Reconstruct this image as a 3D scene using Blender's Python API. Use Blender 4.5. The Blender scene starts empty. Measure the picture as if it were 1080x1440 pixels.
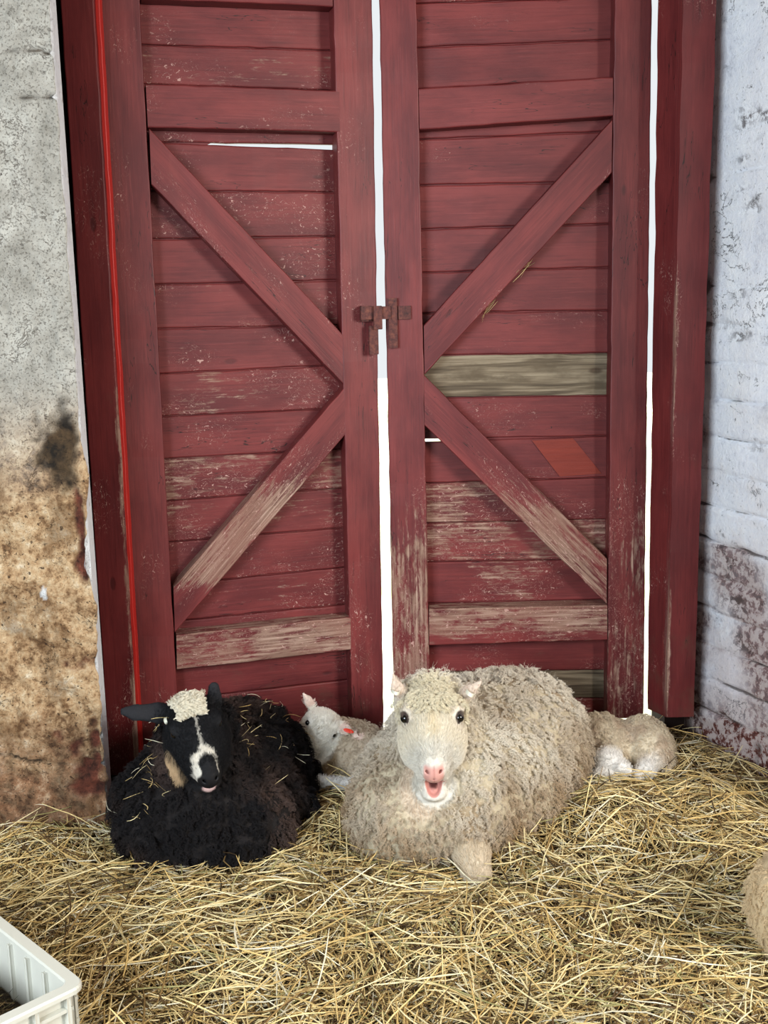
import bpy, bmesh, math, random
import numpy as np
from mathutils import Vector, Matrix

# ---------------------------------------------------------------- camera
scene = bpy.context.scene
PITCH, ROLL, EYE_H, FPX = math.atan(300/1600), math.radians(1.3), 1.45, 1600.0
_s, _c = math.sin(PITCH), math.cos(PITCH)
FWD = np.array([0, _c, -_s]); _u0 = np.array([0, _s, _c]); _r0 = np.array([1., 0, 0])
RGT = math.cos(ROLL)*_r0 - math.sin(ROLL)*_u0
UPV = math.sin(ROLL)*_r0 + math.cos(ROLL)*_u0
EYE = np.array([0, 0, EYE_H])
cam_d = bpy.data.cameras.new('camera'); cam = bpy.data.objects.new('camera', cam_d)
scene.collection.objects.link(cam); scene.camera = cam
cam_d.sensor_fit = 'VERTICAL'; cam_d.sensor_height = 24.0; cam_d.lens = 24.0*FPX/1440
cam_d.clip_start = 0.05; cam_d.clip_end = 200
cam.matrix_world = Matrix(((RGT[0], UPV[0], -FWD[0], 0), (RGT[1], UPV[1], -FWD[1], 0),
                           (RGT[2], UPV[2], -FWD[2], EYE_H), (0, 0, 0, 1)))

# ---------------------------------------------------------------- light and exposure
vs = scene.view_settings
scene.display_settings.display_device = 'sRGB'
vs.view_transform = 'Standard'; vs.look = 'None'; vs.gamma = 1.0; vs.use_curve_mapping = False
vs.exposure = 0.29
WORLD_STRENGTH = 0.74
world = bpy.data.worlds.new('world'); scene.world = world; world.use_nodes = True
_bg = world.node_tree.nodes['Background']
_bg.inputs[0].default_value = (0.93, 0.97, 1.0, 1); _bg.inputs[1].default_value = WORLD_STRENGTH

def area(name, loc, target, sx, sy, power, col):
    d = bpy.data.lights.new(name, 'AREA'); d.shape = 'RECTANGLE'; d.size = sx; d.size_y = sy
    d.energy = power; d.color = col
    o = bpy.data.objects.new(name, d); scene.collection.objects.link(o)
    o.location = loc
    o.rotation_euler = (Vector(target)-Vector(loc)).to_track_quat('-Z', 'Y').to_euler()
    return o
area('light_barn_window', (2.95, 0.2, 2.0), (0.0, 3.4, 0.9), 0.9, 1.1, 150, (1.0, 0.95, 0.88))
area('light_barn_doorway', (-1.9, -0.9, 1.8), (0.6, 3.4, 0.7), 1.7, 1.7, 180, (0.82, 0.92, 1.0))
_sd = bpy.data.lights.new('sun', 'SUN'); _sd.energy = 7.0; _sd.angle = 0.01; _sd.color = (1, .97, .9)
sun = bpy.data.objects.new('sun', _sd); scene.collection.objects.link(sun)
sun.rotation_euler = Vector((-0.30, -0.42, -1.0)).to_track_quat('-Z', 'Y').to_euler()

# ---------------------------------------------------------------- helpers
rng = np.random.default_rng(7)
random.seed(7)

def ray(x, y): return FWD + RGT*(x-540)/FPX - UPV*(y-720)/FPX
def on_plane(x, y, A, B, back=0.0):
    """the point where the sight line of a measured corner meets the upright plane through A, B (moved away by back)"""
    ab = np.array([B[0]-A[0], B[1]-A[1]]); n = np.array([-ab[1], ab[0]]); n = n/np.linalg.norm(n)
    a = np.array(A[:2], float) + n*back
    d = ray(x, y); t = np.dot(n, a-EYE[:2])/np.dot(n, d[:2])
    return EYE + d*t
def on_z(x, y, z=0.0):
    d = ray(x, y); return EYE + d*((z-EYE_H)/d[2])

def hash3(i, j, k, seed=0):
    n = (i*73856093) ^ (j*19349663) ^ (k*83492791) ^ (seed*2654435)
    n = n & 0x7fffffff
    n = ((n >> 13) ^ n) & 0x7fffffff
    n = (n*(n*n*15731 + 789221) + 1376312589) & 0x7fffffff
    return n/1073741824.0 - 1.0
def vnoise(P, scale=1.0, seed=0):
    Q = np.asarray(P, dtype=np.float64)*scale + 1000.0
    I = np.floor(Q).astype(np.int64); f = Q-I; f = f*f*(3-2*f)
    i, j, k = I[..., 0], I[..., 1], I[..., 2]
    r = 0
    for a in (0, 1):
        wa = f[..., 0] if a else 1-f[..., 0]
        for b in (0, 1):
            wb = f[..., 1] if b else 1-f[..., 1]
            for c in (0, 1):
                wc = f[..., 2] if c else 1-f[..., 2]
                r = r + wa*wb*wc*hash3(i+a, j+b, k+c, seed)
    return r
def fbm(P, scale, octv=4, seed=0, gain=0.5):
    r, a = 0, 1.0
    for o in range(octv):
        r = r + a*vnoise(P, scale*2**o, seed+o*17); a *= gain
    return r
def sstep(a, b, x):
    t = np.clip((x-a)/(b-a), 0, 1); return t*t*(3-2*t)

def link(o, parent=None):
    scene.collection.objects.link(o)
    if parent is not None:
        o.parent = parent
        o.matrix_parent_inverse = Matrix.Identity(4)
    return o
def mesh_obj(name, V, Fc, mat=None, parent=None, smooth=False, attrs=None):
    me = bpy.data.meshes.new(name)
    V = np.asarray(V, dtype=np.float64)
    me.from_pydata(V.tolist(), [], Fc if isinstance(Fc, list) else Fc.tolist())
    me.update()
    for k, (typ, a) in (attrs or {}).items():
        at = me.attributes.new(k, typ, 'POINT')
        key = {'FLOAT': 'value', 'FLOAT_VECTOR': 'vector', 'FLOAT_COLOR': 'color'}[typ]
        at.data.foreach_set(key, np.asarray(a, dtype=np.float32).ravel())
    if smooth: me.polygons.foreach_set('use_smooth', [True]*len(me.polygons))
    for m in (mat if isinstance(mat, (list, tuple)) else [mat]):
        if m is not None: me.materials.append(m)
    return link(bpy.data.objects.new(name, me), parent)
def empty(name, loc=(0, 0, 0)):
    o = bpy.data.objects.new(name, None); o.empty_display_size = 0.1
    scene.collection.objects.link(o); o.location = loc
    return o
def tag(o, label=None, cat=None, group=None, kind=None):
    for k, v in (('label', label), ('category', cat), ('group', group), ('kind', kind)):
        if v: o[k] = v
    return o

# ---------------------------------------------------------------- node helper
class NT:
    def __init__(s, name):
        s.m = bpy.data.materials.new(name); s.m.use_nodes = True
        s.t = s.m.node_tree; s.n = s.t.nodes; s.b = s.n['Principled BSDF']
        s.b.inputs['Specular IOR Level'].default_value = 0.35
    def put(s, sock, v):
        if hasattr(v, 'is_output') or isinstance(v, bpy.types.NodeSocket): s.t.links.new(v, sock)
        elif isinstance(v, (tuple, list)) and sock.type == 'RGBA': sock.default_value = tuple(v)[:3]+(1,)
        else: sock.default_value = v
    def attr(s, name, out='Fac', typ='GEOMETRY'):
        a = s.n.new('ShaderNodeAttribute'); a.attribute_name = name; a.attribute_type = typ; return a.outputs[out]
    def coord(s, which='Object'): return s.n.new('ShaderNodeTexCoord').outputs[which]
    def map(s, v, sc=(1, 1, 1), loc=(0, 0, 0)):
        m = s.n.new('ShaderNodeMapping'); s.put(m.inputs['Vector'], v)
        m.inputs['Scale'].default_value = sc; m.inputs['Location'].default_value = loc; return m.outputs[0]
    def noise(s, v, scale=5, detail=4, rough=.5, dist=0):
        m = s.n.new('ShaderNodeTexNoise'); s.put(m.inputs['Vector'], v)
        m.inputs['Scale'].default_value = scale; m.inputs['Detail'].default_value = detail
        m.inputs['Roughness'].default_value = rough; m.inputs['Distortion'].default_value = dist
        return m.outputs['Fac']
    def voro(s, v, scale=5, feat='F1', out='Distance'):
        m = s.n.new('ShaderNodeTexVoronoi'); m.feature = feat; s.put(m.inputs['Vector'], v)
        m.inputs['Scale'].default_value = scale; return m.outputs[out]
    def ma(s, op, a, b=0.0, c=None):
        m = s.n.new('ShaderNodeMath'); m.operation = op; s.put(m.inputs[0], a); s.put(m.inputs[1], b)
        if c is not None: s.put(m.inputs[2], c)
        return m.outputs[0]
    def rng(s, v, a, b, c=0.0, d=1.0):
        m = s.n.new('ShaderNodeMapRange'); m.interpolation_type = 'SMOOTHSTEP'; s.put(m.inputs[0], v)
        for i, x in enumerate((a, b, c, d)): s.put(m.inputs[i+1], x)
        return m.outputs[0]
    def mix(s, f, a, b, mode='MIX'):
        m = s.n.new('ShaderNodeMix'); m.data_type = 'RGBA'; m.blend_type = mode
        s.put(m.inputs[0], f); s.put(m.inputs[6], a); s.put(m.inputs[7], b); return m.outputs[2]
    def ramp(s, f, stops):
        m = s.n.new('ShaderNodeValToRGB'); s.put(m.inputs[0], f); e = m.color_ramp.elements
        while len(e) < len(stops): e.new(.5)
        for i, (p, c) in enumerate(stops): e[i].position = p; e[i].color = tuple(c)[:3]+(1,)
        return m.outputs[0]
    def sep(s, v):
        m = s.n.new('ShaderNodeSeparateXYZ'); s.put(m.inputs[0], v); return m.outputs
    def bump(s, h, strength=.3, dist=.01):
        m = s.n.new('ShaderNodeBump'); m.inputs['Strength'].default_value = strength
        m.inputs['Distance'].default_value = dist; s.put(m.inputs['Height'], h)
        s.t.links.new(m.outputs[0], s.b.inputs['Normal'])
    def out(s, col, rough=.6, **kw):
        s.put(s.b.inputs['Base Color'], col); s.put(s.b.inputs['Roughness'], rough)
        for k, v in kw.items(): s.put(s.b.inputs[k.replace('_', ' ')], v)
        return s.m
def lin(r, g, b):
    f = lambda c: (c/255/12.92) if c/255 <= .04045 else ((c/255+.055)/1.055)**2.4
    return (f(r), f(g), f(b))
def plain(name, rgb, rough=.6, **kw): return NT(name).out(lin(*rgb), rough, **kw)

def painted_wood(name, dark, light, spec=.35):
    """red barn paint over pine; vertex attribute grain = metres along / across the board, wear = how much paint is gone"""
    t = NT(name); g = t.attr('grain', 'Vector'); w = t.attr('wear')
    fine = t.noise(t.map(g, (5, 130, 130)), 1, 5, .6)
    blot = t.noise(t.map(g, (3, 9, 9)), 1, 4, .6)
    gen = t.noise(t.map(g, (16, 55, 55)), 1, 9, .72, .3)
    big = t.noise(t.map(g, (4.0, 8.0, 8)), 1, 3, .5)
    s1 = t.ma('ADD', t.ma('MULTIPLY', gen, .66), t.ma('MULTIPLY', big, .36))
    s1 = t.ma('ADD', s1, t.ma('MULTIPLY', fine, .26))
    s2 = t.ma('ADD', s1, t.ma('MULTIPLY', w, .44))
    bare = t.rng(s2, .86, .99)
    # hair-like scratches
    sc = t.ma('ABSOLUTE', t.ma('SUBTRACT', t.noise(t.map(g, (22, 34, 30), (3, 5, 1)), 1, 2, .5, 2.2), .5))
    scm = t.rng(sc, .007, .002)
    scz = t.rng(t.ma('ADD', t.noise(t.map(g, (3.5, 6, 5), (9, 1, 4)), 1, 3), t.ma('MULTIPLY', w, .30)), .575, .71)
    scr = t.ma('MULTIPLY', scm, scz)
    fl = t.ma('MULTIPLY', t.rng(t.noise(t.map(g, (70, 110, 90)), 1, 2, .5, .8), .66, .70), scz)
    wood = t.ramp(fine, [(.25, lin(84, 62, 50)), (.5, lin(140, 112, 96)), (.72, lin(190, 164, 146))])
    wood = t.mix(t.rng(blot, .35, .65), wood, t.mix(.55, wood, lin(120, 78, 66)))
    paint = t.mix(t.rng(blot, .3, .7), dark, light)
    paint = t.mix(t.rng(fine, .25, .5, .45, 0), paint, tuple(c*.5 for c in dark))
    paint = t.mix(t.rng(fine, .56, .72, 0, .4), paint, tuple(c*1.25+.012 for c in light))
    crk = t.ma('ABSOLUTE', t.ma('SUBTRACT', t.noise(t.map(g, (1.6, 16, 16), (7, 2, 3)), 1, 4, .6, .3), .5))
    crk = t.ma('MULTIPLY', t.rng(crk, .0045, .0015), t.rng(t.noise(t.map(g, (2, 5, 5), (1, 8, 3)), 1, 2), .52, .60))
    paint = t.mix(t.ma('MULTIPLY', crk, .85), paint, lin(24, 10, 10))
    # knots show through as round dark rings
    kv = t.map(g, (4.5, 11, 1), (.3, .7, 0))
    kd = t.voro(kv, 1); kr = t.sep(t.voro(kv, 1, out='Color'))[0]
    ko = t.ma('MULTIPLY', t.rng(kd, .12, .07), t.rng(kr, .62, .64))
    paint = t.mix(t.ma('MULTIPLY', ko, .6), paint, tuple(c*.35 for c in dark))
    col = t.mix(t.ma('MULTIPLY', bare, .85), paint, wood)
    col = t.mix(t.ma('MULTIPLY', t.ma('MAXIMUM', scr, fl), .75), col, lin(192, 154, 143))
    dirt = t.attr('dirt')
    dn = t.rng(t.ma('ADD', t.noise(t.map(g, (9, 12, 9), (5, 5, 5)), 1, 6, .65), t.ma('MULTIPLY', dirt, .5)), .62, .95)
    col = t.mix(t.ma('MULTIPLY', dn, .7), col, lin(84, 62, 50))
    hgt = t.ma('SUBTRACT', t.ma('MULTIPLY', fine, .35), t.ma('ADD', t.ma('MULTIPLY', bare, .4), t.ma('MULTIPLY', scr, .5)))
    hgt = t.ma('SUBTRACT', hgt, t.ma('MULTIPLY', ko, .3))
    t.bump(hgt, .55, .0025)
    t.b.inputs['Specular IOR Level'].default_value = spec
    return t.out(col, t.mix(bare, (.5,)*3, (.8,)*3))
red = painted_wood('red_paint', lin(86, 29, 31), lin(114, 45, 44))
red_jamb = painted_wood('red_paint_jamb', lin(84, 27, 29), lin(106, 38, 38))

def bare_wood(name):
    t = NT(name); g = t.attr('grain', 'Vector')
    fine = t.noise(t.map(g, (4, 120, 120)), 1, 6, .6, .4)
    big = t.noise(t.map(g, (5, 14, 9)), 1, 5, .6)
    rg = t.rng(t.noise(t.map(g, (2.2, 26, 9), (0, 3, 0)), 1, 2, .5, 1.5), .35, .65)
    wood = t.ramp(t.ma('ADD', t.ma('MULTIPLY', fine, .7), t.ma('MULTIPLY', rg, .3)),
                  [(.25, lin(58, 48, 38)), (.5, lin(110, 97, 79)), (.75, lin(146, 133, 112))])
    wood = t.mix(t.rng(big, .45, .7), wood, lin(88, 76, 60))
    kv = t.map(g, (4, 9, 1), (.3, .2, 0)); kd = t.voro(kv, 1)
    wood = t.mix(t.ma('MULTIPLY', t.rng(kd, .12, .05), .7), wood, lin(58, 40, 28))
    t.bump(fine, .6, .003)
    return t.out(wood, .85)
grey_wood = bare_wood('weathered_wood')
rust = NT('rusty_iron'); _v = rust.coord()
_n = rust.noise(_v, 60, 6, .7)
rust.bump(_n, .6, .002)
rust = rust.out(rust.ramp(_n, [(.3, lin(48, 34, 34)), (.5, lin(92, 52, 48)), (.7, lin(120, 72, 58))]), .7, Metallic=.25)

# ---------------------------------------------------------------- boards
def board_geo(q, thick, back_dir, seed=0, wear=None, rough=.0012, nv=7, edge=.004, off=None):
    """q: four world corners of the front face (start a, start b, end b, end a); swept box with eased edges"""
    a0, b0, b1, a1 = [np.asarray(p, float) for p in q]
    L = np.linalg.norm((a1+b1)/2-(a0+b0)/2); W = np.linalg.norm((b0-a0+b1-a1)/2)
    nu = max(4, int(L/.035)); e = min(edge/W, .2)
    vv = [0, e*.4, e] + list(np.linspace(e, 1-e, nv)[1:-1]) + [1-e, 1-e*.4, 1]
    dd = [edge, edge*.25, 0] + [0]*(nv-2) + [0, edge*.25, edge]
    prof = [(v, d) for v, d in zip(vv, dd)] + [(1, thick), (0, thick)]
    m = len(prof); U = np.linspace(0, 1, nu)
    off = off if off is not None else np.array([seed*3.17 % 50, seed*1.31 % 50, 0])
    V, G = [], []
    for u in U:
        for v, d in prof:
            p = (a0*(1-v)+b0*v)*(1-u) + (a1*(1-v)+b1*v)*u
            V.append(p + back_dir*d); G.append((u*L, v*W, d))
    V = np.array(V); G = np.array(G)
    nz = vnoise(G*np.array([1, .3, 1])+off, 14, 3)[:, None]*rough*back_dir
    V = V + nz
    ax = (b0-a0)/np.linalg.norm(b0-a0)
    ed = (np.abs(G[:, 1]/W-.5) > .5-e*1.1)
    V = V + (vnoise(G+off, 22, 9)*ed*.0016)[:, None]*ax
    F = []
    for i in range(nu-1):
        for j in range(m):
            k = (j+1) % m
            F.append([i*m+j, i*m+k, (i+1)*m+k, (i+1)*m+j])
    F.append(list(range(m))[::-1]); F.append([(nu-1)*m+j for j in range(m)])
    return V, F, G+off
def fix_normals(o):
    bm = bmesh.new(); bm.from_mesh(o.data); bmesh.ops.recalc_face_normals(bm, faces=bm.faces[:]); bm.to_mesh(o.data); bm.free()
def boards(name, items, mat, parent, wearf=None, dirtf=None):
    """items: list of (corners, thickness, back_dir, seed, wear, material slot)"""
    VV, FF, GG, WW, SL = [], [], [], [], []
    n = 0
    for (q, th, bd, seed, w, slot) in items:
        V, F, G = board_geo(q, th, bd, seed)
        VV.append(V); FF += [[i+n for i in f] for f in F]; GG.append(G); n += len(V); SL += [slot]*len(F)
        WW.append(np.full(len(V), w) if not callable(w) else w(V))
    V = np.vstack(VV)
    W = np.concatenate(WW) + (wearf(V) if wearf else 0)
    D = dirtf(V) if dirtf else np.clip(.42-V[:, 2], 0, 1)*.9
    o = mesh_obj(name, V, FF, mat, parent, attrs={'grain': ('FLOAT_VECTOR', np.vstack(GG)), 'wear': ('FLOAT', W), 'dirt': ('FLOAT', D)})
    o.data.polygons.foreach_set('material_index', SL)
    fix_normals(o)
    return o
def boxm(name, c, axes, half, mat, parent=None, bev=.003):
    """bevelled box: centre, three unit axes, half sizes"""
    bm = bmesh.new(); bmesh.ops.create_cube(bm, size=2.0)
    M = Matrix([[axes[j][i]*half[j] for j in range(3)] + [c[i]] for i in range(3)] + [[0, 0, 0, 1]])
    bm.transform(M)
    if bev: bmesh.ops.bevel(bm, geom=bm.edges[:], offset=bev, segments=2, affect='EDGES')
    bmesh.ops.recalc_face_normals(bm, faces=bm.faces[:])
    me = bpy.data.meshes.new(name); bm.to_mesh(me); bm.free()
    if mat: me.materials.append(mat)
    return link(bpy.data.objects.new(name, me), parent)

# ---------------------------------------------------------------- the two door leaves
LA, LB, RB = (-.82, 3.42), (0, 3.62), (.85, 3.60)
def back_dir(A, B):
    d = np.array([B[0]-A[0], B[1]-A[1], 0]); n = np.array([-d[1], d[0], 0]); return n/np.linalg.norm(n)
LBD, RBD = back_dir(LA, LB), back_dir(LB, RB)
Lp = lambda x, y, b=0: on_plane(x, y, LA, LB, b)
Rp = lambda x, y, b=0: on_plane(x, y, LB, RB, b)
low = lambda k: (lambda V: np.clip((1.15-V[:, 2])/.9, 0, 1)**1.3*k)

door1 = tag(empty('door_1', (-.41, 3.52, .08)), 'red painted plank door leaf with two diagonal braces standing beside the rough plaster wall', 'door', kind='structure')
door2 = tag(empty('door_2', (.44, 3.61, .08)), 'red painted plank door leaf with one bare grey board standing beside the whitewashed wall', 'door', kind='structure')
def place_in(o, parent):
    """move the mesh so that its object sits under the parent empty"""
    o.matrix_parent_inverse = Matrix.Translation(-Vector(parent.location))
def leaf_member(name, P, pts, parent, bd, thick, wear, seed, label=None, mat=None):
    o = boards(name, [([P(*p) for p in pts], thick, bd, seed, wear, 0)], mat or red, parent)
    place_in(o, parent)
    if label: o['label'] = label
    return o
# left leaf: corners are measured, order start-a, start-b, end-b, end-a along the grain
T1 = .075
leaf_member('stile', Lp, [(200, 1075), (254.5, 1075), (193, -60), (136, -60)], door1, LBD, T1, low(.22), 11)
leaf_member('stile', Lp, [(496, 1042), (540, 1038), (522.5, -60), (467, -60)], door1, LBD, T1, low(.25), 12)
leaf_member('rail', Lp, [(205, 117.5), (208, 179), (478, 186), (477, 127)], door1, LBD, T1-.006, .16, 13)
leaf_member('rail', Lp, [(198, -70), (199, -2), (468, 9), (466, -58)], door1, LBD, T1-.006, .1, 14)
leaf_member('rail', Lp, [(248, 893), (249, 942), (493.5, 914), (493, 868)], door1, LBD, T1-.004, .74, 15, 'lower rail worn to bare greyish wood')
leaf_member('brace', Lp, [(210, 180), (213, 259), (482.5, 540), (482, 470)], door1, LBD, T1-.012, .07, 16)
leaf_member('brace', Lp, [(244, 826), (246, 890), (487, 610), (486, 543)], door1, LBD, T1-.012,
            lambda V: .12+.74*sstep(1.12, .75, V[:, 2])*sstep(.5, .62, V[:, 2]), 17, 'lower brace with its paint scraped off along the upper edge')
def seam_z(P, pts, back, t):
    a, b = P(*pts[0], back), P(*pts[1], back)
    k = (t-a[0])/(b[0]-a[0]); return a[2]*(1-k)+b[2]*k
def planks(P, seams, A, B, bd, back, x0, x1, thick, gap=.0022):
    """boards between consecutive seams; a seam is (left point, right point) or a pair of such lines for an open gap"""
    out = []
    ab = np.array([B[0]-A[0], B[1]-A[1]]); L = np.linalg.norm(ab)
    def pt(x, z):
        base = np.array(A[:2]) + bd[:2]*back
        k = (x-base[0])/ab[0]; p = base+ab*k
        return np.array([p[0], p[1], z])
    for i in range(len(seams)-1):
        hi = seams[i] if len(seams[i]) == 2 else seams[i][2:4]
        lo = seams[i+1][:2]
        g = gap
        q = [pt(x0, seam_z(P, hi, back, x0)-g), pt(x0, seam_z(P, lo, back, x0)+g*.3),
             pt(x1, seam_z(P, lo, back, x1)+g*.3), pt(x1, seam_z(P, hi, back, x1)-g)]
        out.append(q)
    return out
BK1 = .068
s1 = [((200, -60), (465, -55)), ((200, 3), (465, 9)), ((200, 62), (465, 70)), ((205, 118), (468, 127)),
      ((215, 199.8), (468, 203.2), (215, 199.8), (468, 209.0)), ((240, 268), (471, 270)), ((217, 336), (471, 332)),
      ((220, 399.5), (472, 394)), ((226, 462), (452, 457.5)), ((228, 525), (440, 515)), ((232, 585), (450, 575)),
      ((234, 645), (400, 635.5)), ((237, 704), (482, 686)), ((239, 762), (482, 742)), ((320, 814), (480, 798)),
      ((320, 866), (482, 850)), ((250, 925), (492, 905)), ((250, 983), (492, 955)), ((250, 1080), (492, 1048))]
qs = planks(Lp, s1, LA, LB, LBD, BK1, -.74, -.05, .022)
wl = [.05, .12, .42, .2, .12, .32, .18, .34, .22, .40, .2, .5, .42, .3, .30, .25, .22, .3, .62]
def tongues(qs, skip, bd):
    out = []
    for i in range(len(qs)-1):
        if i in skip: continue
        a, b = qs[i], qs[i+1]; o_ = bd*.010; dz = np.array([0, 0, .007])
        out.append(([a[1]+o_+dz, b[0]+o_-dz, b[3]+o_-dz, a[2]+o_+dz], .011, bd, 200+i, -.3, 0))
    return out
panel = boards('plank_panel', [(q, .022, LBD, 30+i, wl[i], 0) for i, q in enumerate(qs)]+tongues(qs, (3,), LBD)+[([Lp(205, 196, BK1+.01), Lp(205, 206, BK1+.01), Lp(286, 206.5, BK1+.01), Lp(300, 199, BK1+.01)], .011, LBD, 260, -.3, 0)], [red, grey_wood], door1)
place_in(panel, door1)
# right leaf
leaf_member('stile', Rp, [(555, 1036), (606, 1036), (584.5, -60), (532, -60)], door2, RBD, T1,
            lambda V: .06+.62*sstep(1.05, .55, V[:, 2]), 21, 'middle stile weathered to grey wood below the latch')
leaf_member('stile', Rp, [(853.5, 1010), (905, 1010), (917.5, -60), (865, -60)], door2, RBD, T1,
            lambda V: .02+.50*sstep(1.1, .6, V[:, 2]), 22, 'hinge stile with grey worn patches at its lower half')
leaf_member('rail', Rp, [(589, 125), (590, 182), (862, 163), (862, 108)], door2, RBD, T1-.006, .0, 23)
leaf_member('rail', Rp, [(585, -95), (586, -30), (864, -42), (864, -100)], door2, RBD, T1-.006, .0, 24)
leaf_member('rail', Rp, [(603.5, 857), (603.5, 907.5), (854, 900), (854, 851)], door2, RBD, T1-.004,
            lambda V: .72-.3*sstep(.36, .34, V[:, 2]), 25, 'lower rail with grey bare wood along its top')
leaf_member('brace', Rp, [(596, 457), (597, 527), (860, 243), (861, 168)], door2, RBD, T1-.012, -.05, 26)
leaf_member('brace', Rp, [(596, 528), (597, 598), (853, 849), (853.5, 786)], door2, RBD, T1-.012,
            lambda V: .12+.62*sstep(1.05, .7, V[:, 2]), 27, 'lower brace worn to brown wood near its foot')
BK2 = .068
s2 = [((587, -60), (861, -66)), ((587, 4), (861, -4)), ((587, 66), (861, 55)), ((589, 125), (862, 110)), ((590, 196), (858, 184)),
      ((592, 260), (858, 255)), ((592, 322), (858, 314.5)), ((593, 383), (857, 375)), ((593, 440), (856, 436)),
      ((598, 500), (855, 496)), ((600, 559), (855, 555.5)),
      ((598, 617.3), (855, 613), (598, 620.6), (855, 612.2)), ((599, 679), (855, 671)), ((600, 735), (855, 730)),
      ((600, 790), (855, 786)), ((602, 848), (855, 843)), ((602, 900), (855, 896)), ((605, 945), (855, 942)), ((605, 985), (855, 981)), ((605, 1040), (855, 1036))]
qs2 = planks(Rp, s2, LB, RB, RBD, BK2, .07, .79, .022)
wr = [0, -.02, -.02, .0, -.02, -.02, -.02, -.02, .0, .0, .0, .1, .2, .55, .1, .42, .2, .2, .3]
bare_i = {9: 'bare_board', 17: 'bare_board'}
items = []
for i, q in enumerate(qs2):
    if i in bare_i: continue
    w = wr[i]
    if i == 12: w = lambda V: .22+.45*sstep(.36, .02, np.abs(V[:, 0]-.2))*1.0
    if i == 14: w = lambda V: .08+.45*sstep(.28, .05, np.abs(V[:, 0]-.40))
    items.append((q, .022, RBD, 60+i, w, 0))
panel2 = boards('plank_panel', items+tongues(qs2, (10,), RBD)+[([Rp(624, 611, BK2+.01), Rp(620, 624, BK2+.01), Rp(862, 620, BK2+.01), Rp(862, 606, BK2+.01)], .011, RBD, 261, -.3, 0)], [red], door2); place_in(panel2, door2)
for i in bare_i:
    o = boards('bare_board', [(qs2[i], .022, RBD, 90+i, 0, 0)], [grey_wood], door2); place_in(o, door2)
    o['label'] = 'unpainted grey replacement board' if i == 9 else 'unpainted brown board at the foot of the leaf'
# slanting orange-red patch set just proud of one plank
_pp = [Rp(*p, BK2-.0035) for p in [(748, 619.5), (806, 616.5), (846, 666), (787, 670)]]
orange_m = NT('orange_red_patch'); _g = orange_m.coord()
orange_m.bump(orange_m.noise(orange_m.map(_g, (4, 4, 120)), 1, 4), .3, .002)
orange_m = orange_m.out(orange_m.mix(orange_m.noise(orange_m.map(_g, (8, 8, 60)), 1, 4), lin(104, 34, 25), lin(132, 48, 34)), .5)
V = [p for p in _pp] + [p+RBD*.003 for p in _pp]
o = mesh_obj('orange_patch', V, [[0, 1, 2, 3], [4, 7, 6, 5], [0, 4, 5, 1], [1, 5, 6, 2], [2, 6, 7, 3], [3, 7, 4, 0]], orange_m, door2)
fix_normals(o); place_in(o, door2); o['label'] = 'slanting patch of orange-red colour'

# latch and straps
def strap(name, P, bd, x0, y0, x1, y1, out, thick, parent, axis, label=None):
    a, b, c = P(x0, y0), P(x1, y0), P(x0, y1)
    half = (np.linalg.norm(b-a)/2, thick/2, np.linalg.norm(c-a)/2)
    ctr = (P(x1, y1)+a)/2 - bd*(out+thick/2)
    o = boxm(name, ctr, (axis, tuple(bd), (0, 0, 1)), half, rust, parent, .0012)
    place_in(o, door1 if parent in (door1,) else door2 if parent is door2 else parent)
    if label: o['label'] = label
    return o
LAX = tuple(np.array([LB[0]-LA[0], LB[1]-LA[1], 0])/math.hypot(LB[0]-LA[0], LB[1]-LA[1]))
RAX = tuple(np.array([RB[0]-LB[0], RB[1]-LB[1], 0])/math.hypot(RB[0]-LB[0], RB[1]-LB[1]))
def head(P, bd, x, y, out, parent, r=.006):
    bm = bmesh.new(); bmesh.ops.create_uvsphere(bm, u_segments=12, v_segments=6, radius=r)
    p = P(x, y) - bd*out; bm.transform(Matrix.Translation(p) @ Matrix.Diagonal((1, .6, 1, 1)))
    me = bpy.data.meshes.new('bolt_head'); bm.to_mesh(me); bm.free(); me.materials.append(rust)
    o = link(bpy.data.objects.new('bolt_head', me), parent)
    return o
def sub_head(P, bd, x, y, out, st, root, r=.006):
    o = head(P, bd, x, y, out, st, r)
    o.matrix_parent_inverse = Matrix.Translation(-Vector(root.location))
bar = strap('latch_bar', Lp, LBD, 504, 431, 546, 449, .022, .012, door1, LAX, 'dark sliding bolt bridging the gap')
st = strap('latch_bracket', Lp, LBD, 521, 430, 533, 463, .036, .008, door1, LAX)
st2 = strap('latch_bracket', Lp, LBD, 516, 458, 529, 498, .024, .008, door1, LAX); sub_head(Lp, LBD, 522, 490, .034, st2, door1)
sub_head(Lp, LBD, 524, 470, .034, st2, door1)
strap('latch_plate', Lp, LBD, 506, 430, 521, 452, .001, .02, door1, LAX)
k1 = strap('keeper_strap', Rp, RBD, 546.5, 419, 559, 489, .004, .014, door2, RAX)
for y in (460, 483): sub_head(Rp, RBD, 552.5, y, .019, k1, door2)
k2 = strap('keeper_plate', Rp, RBD, 560, 430, 578, 449, .002, .008, door2, RAX); sub_head(Rp, RBD, 568, 439, .011, k2, door2, .007)

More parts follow.
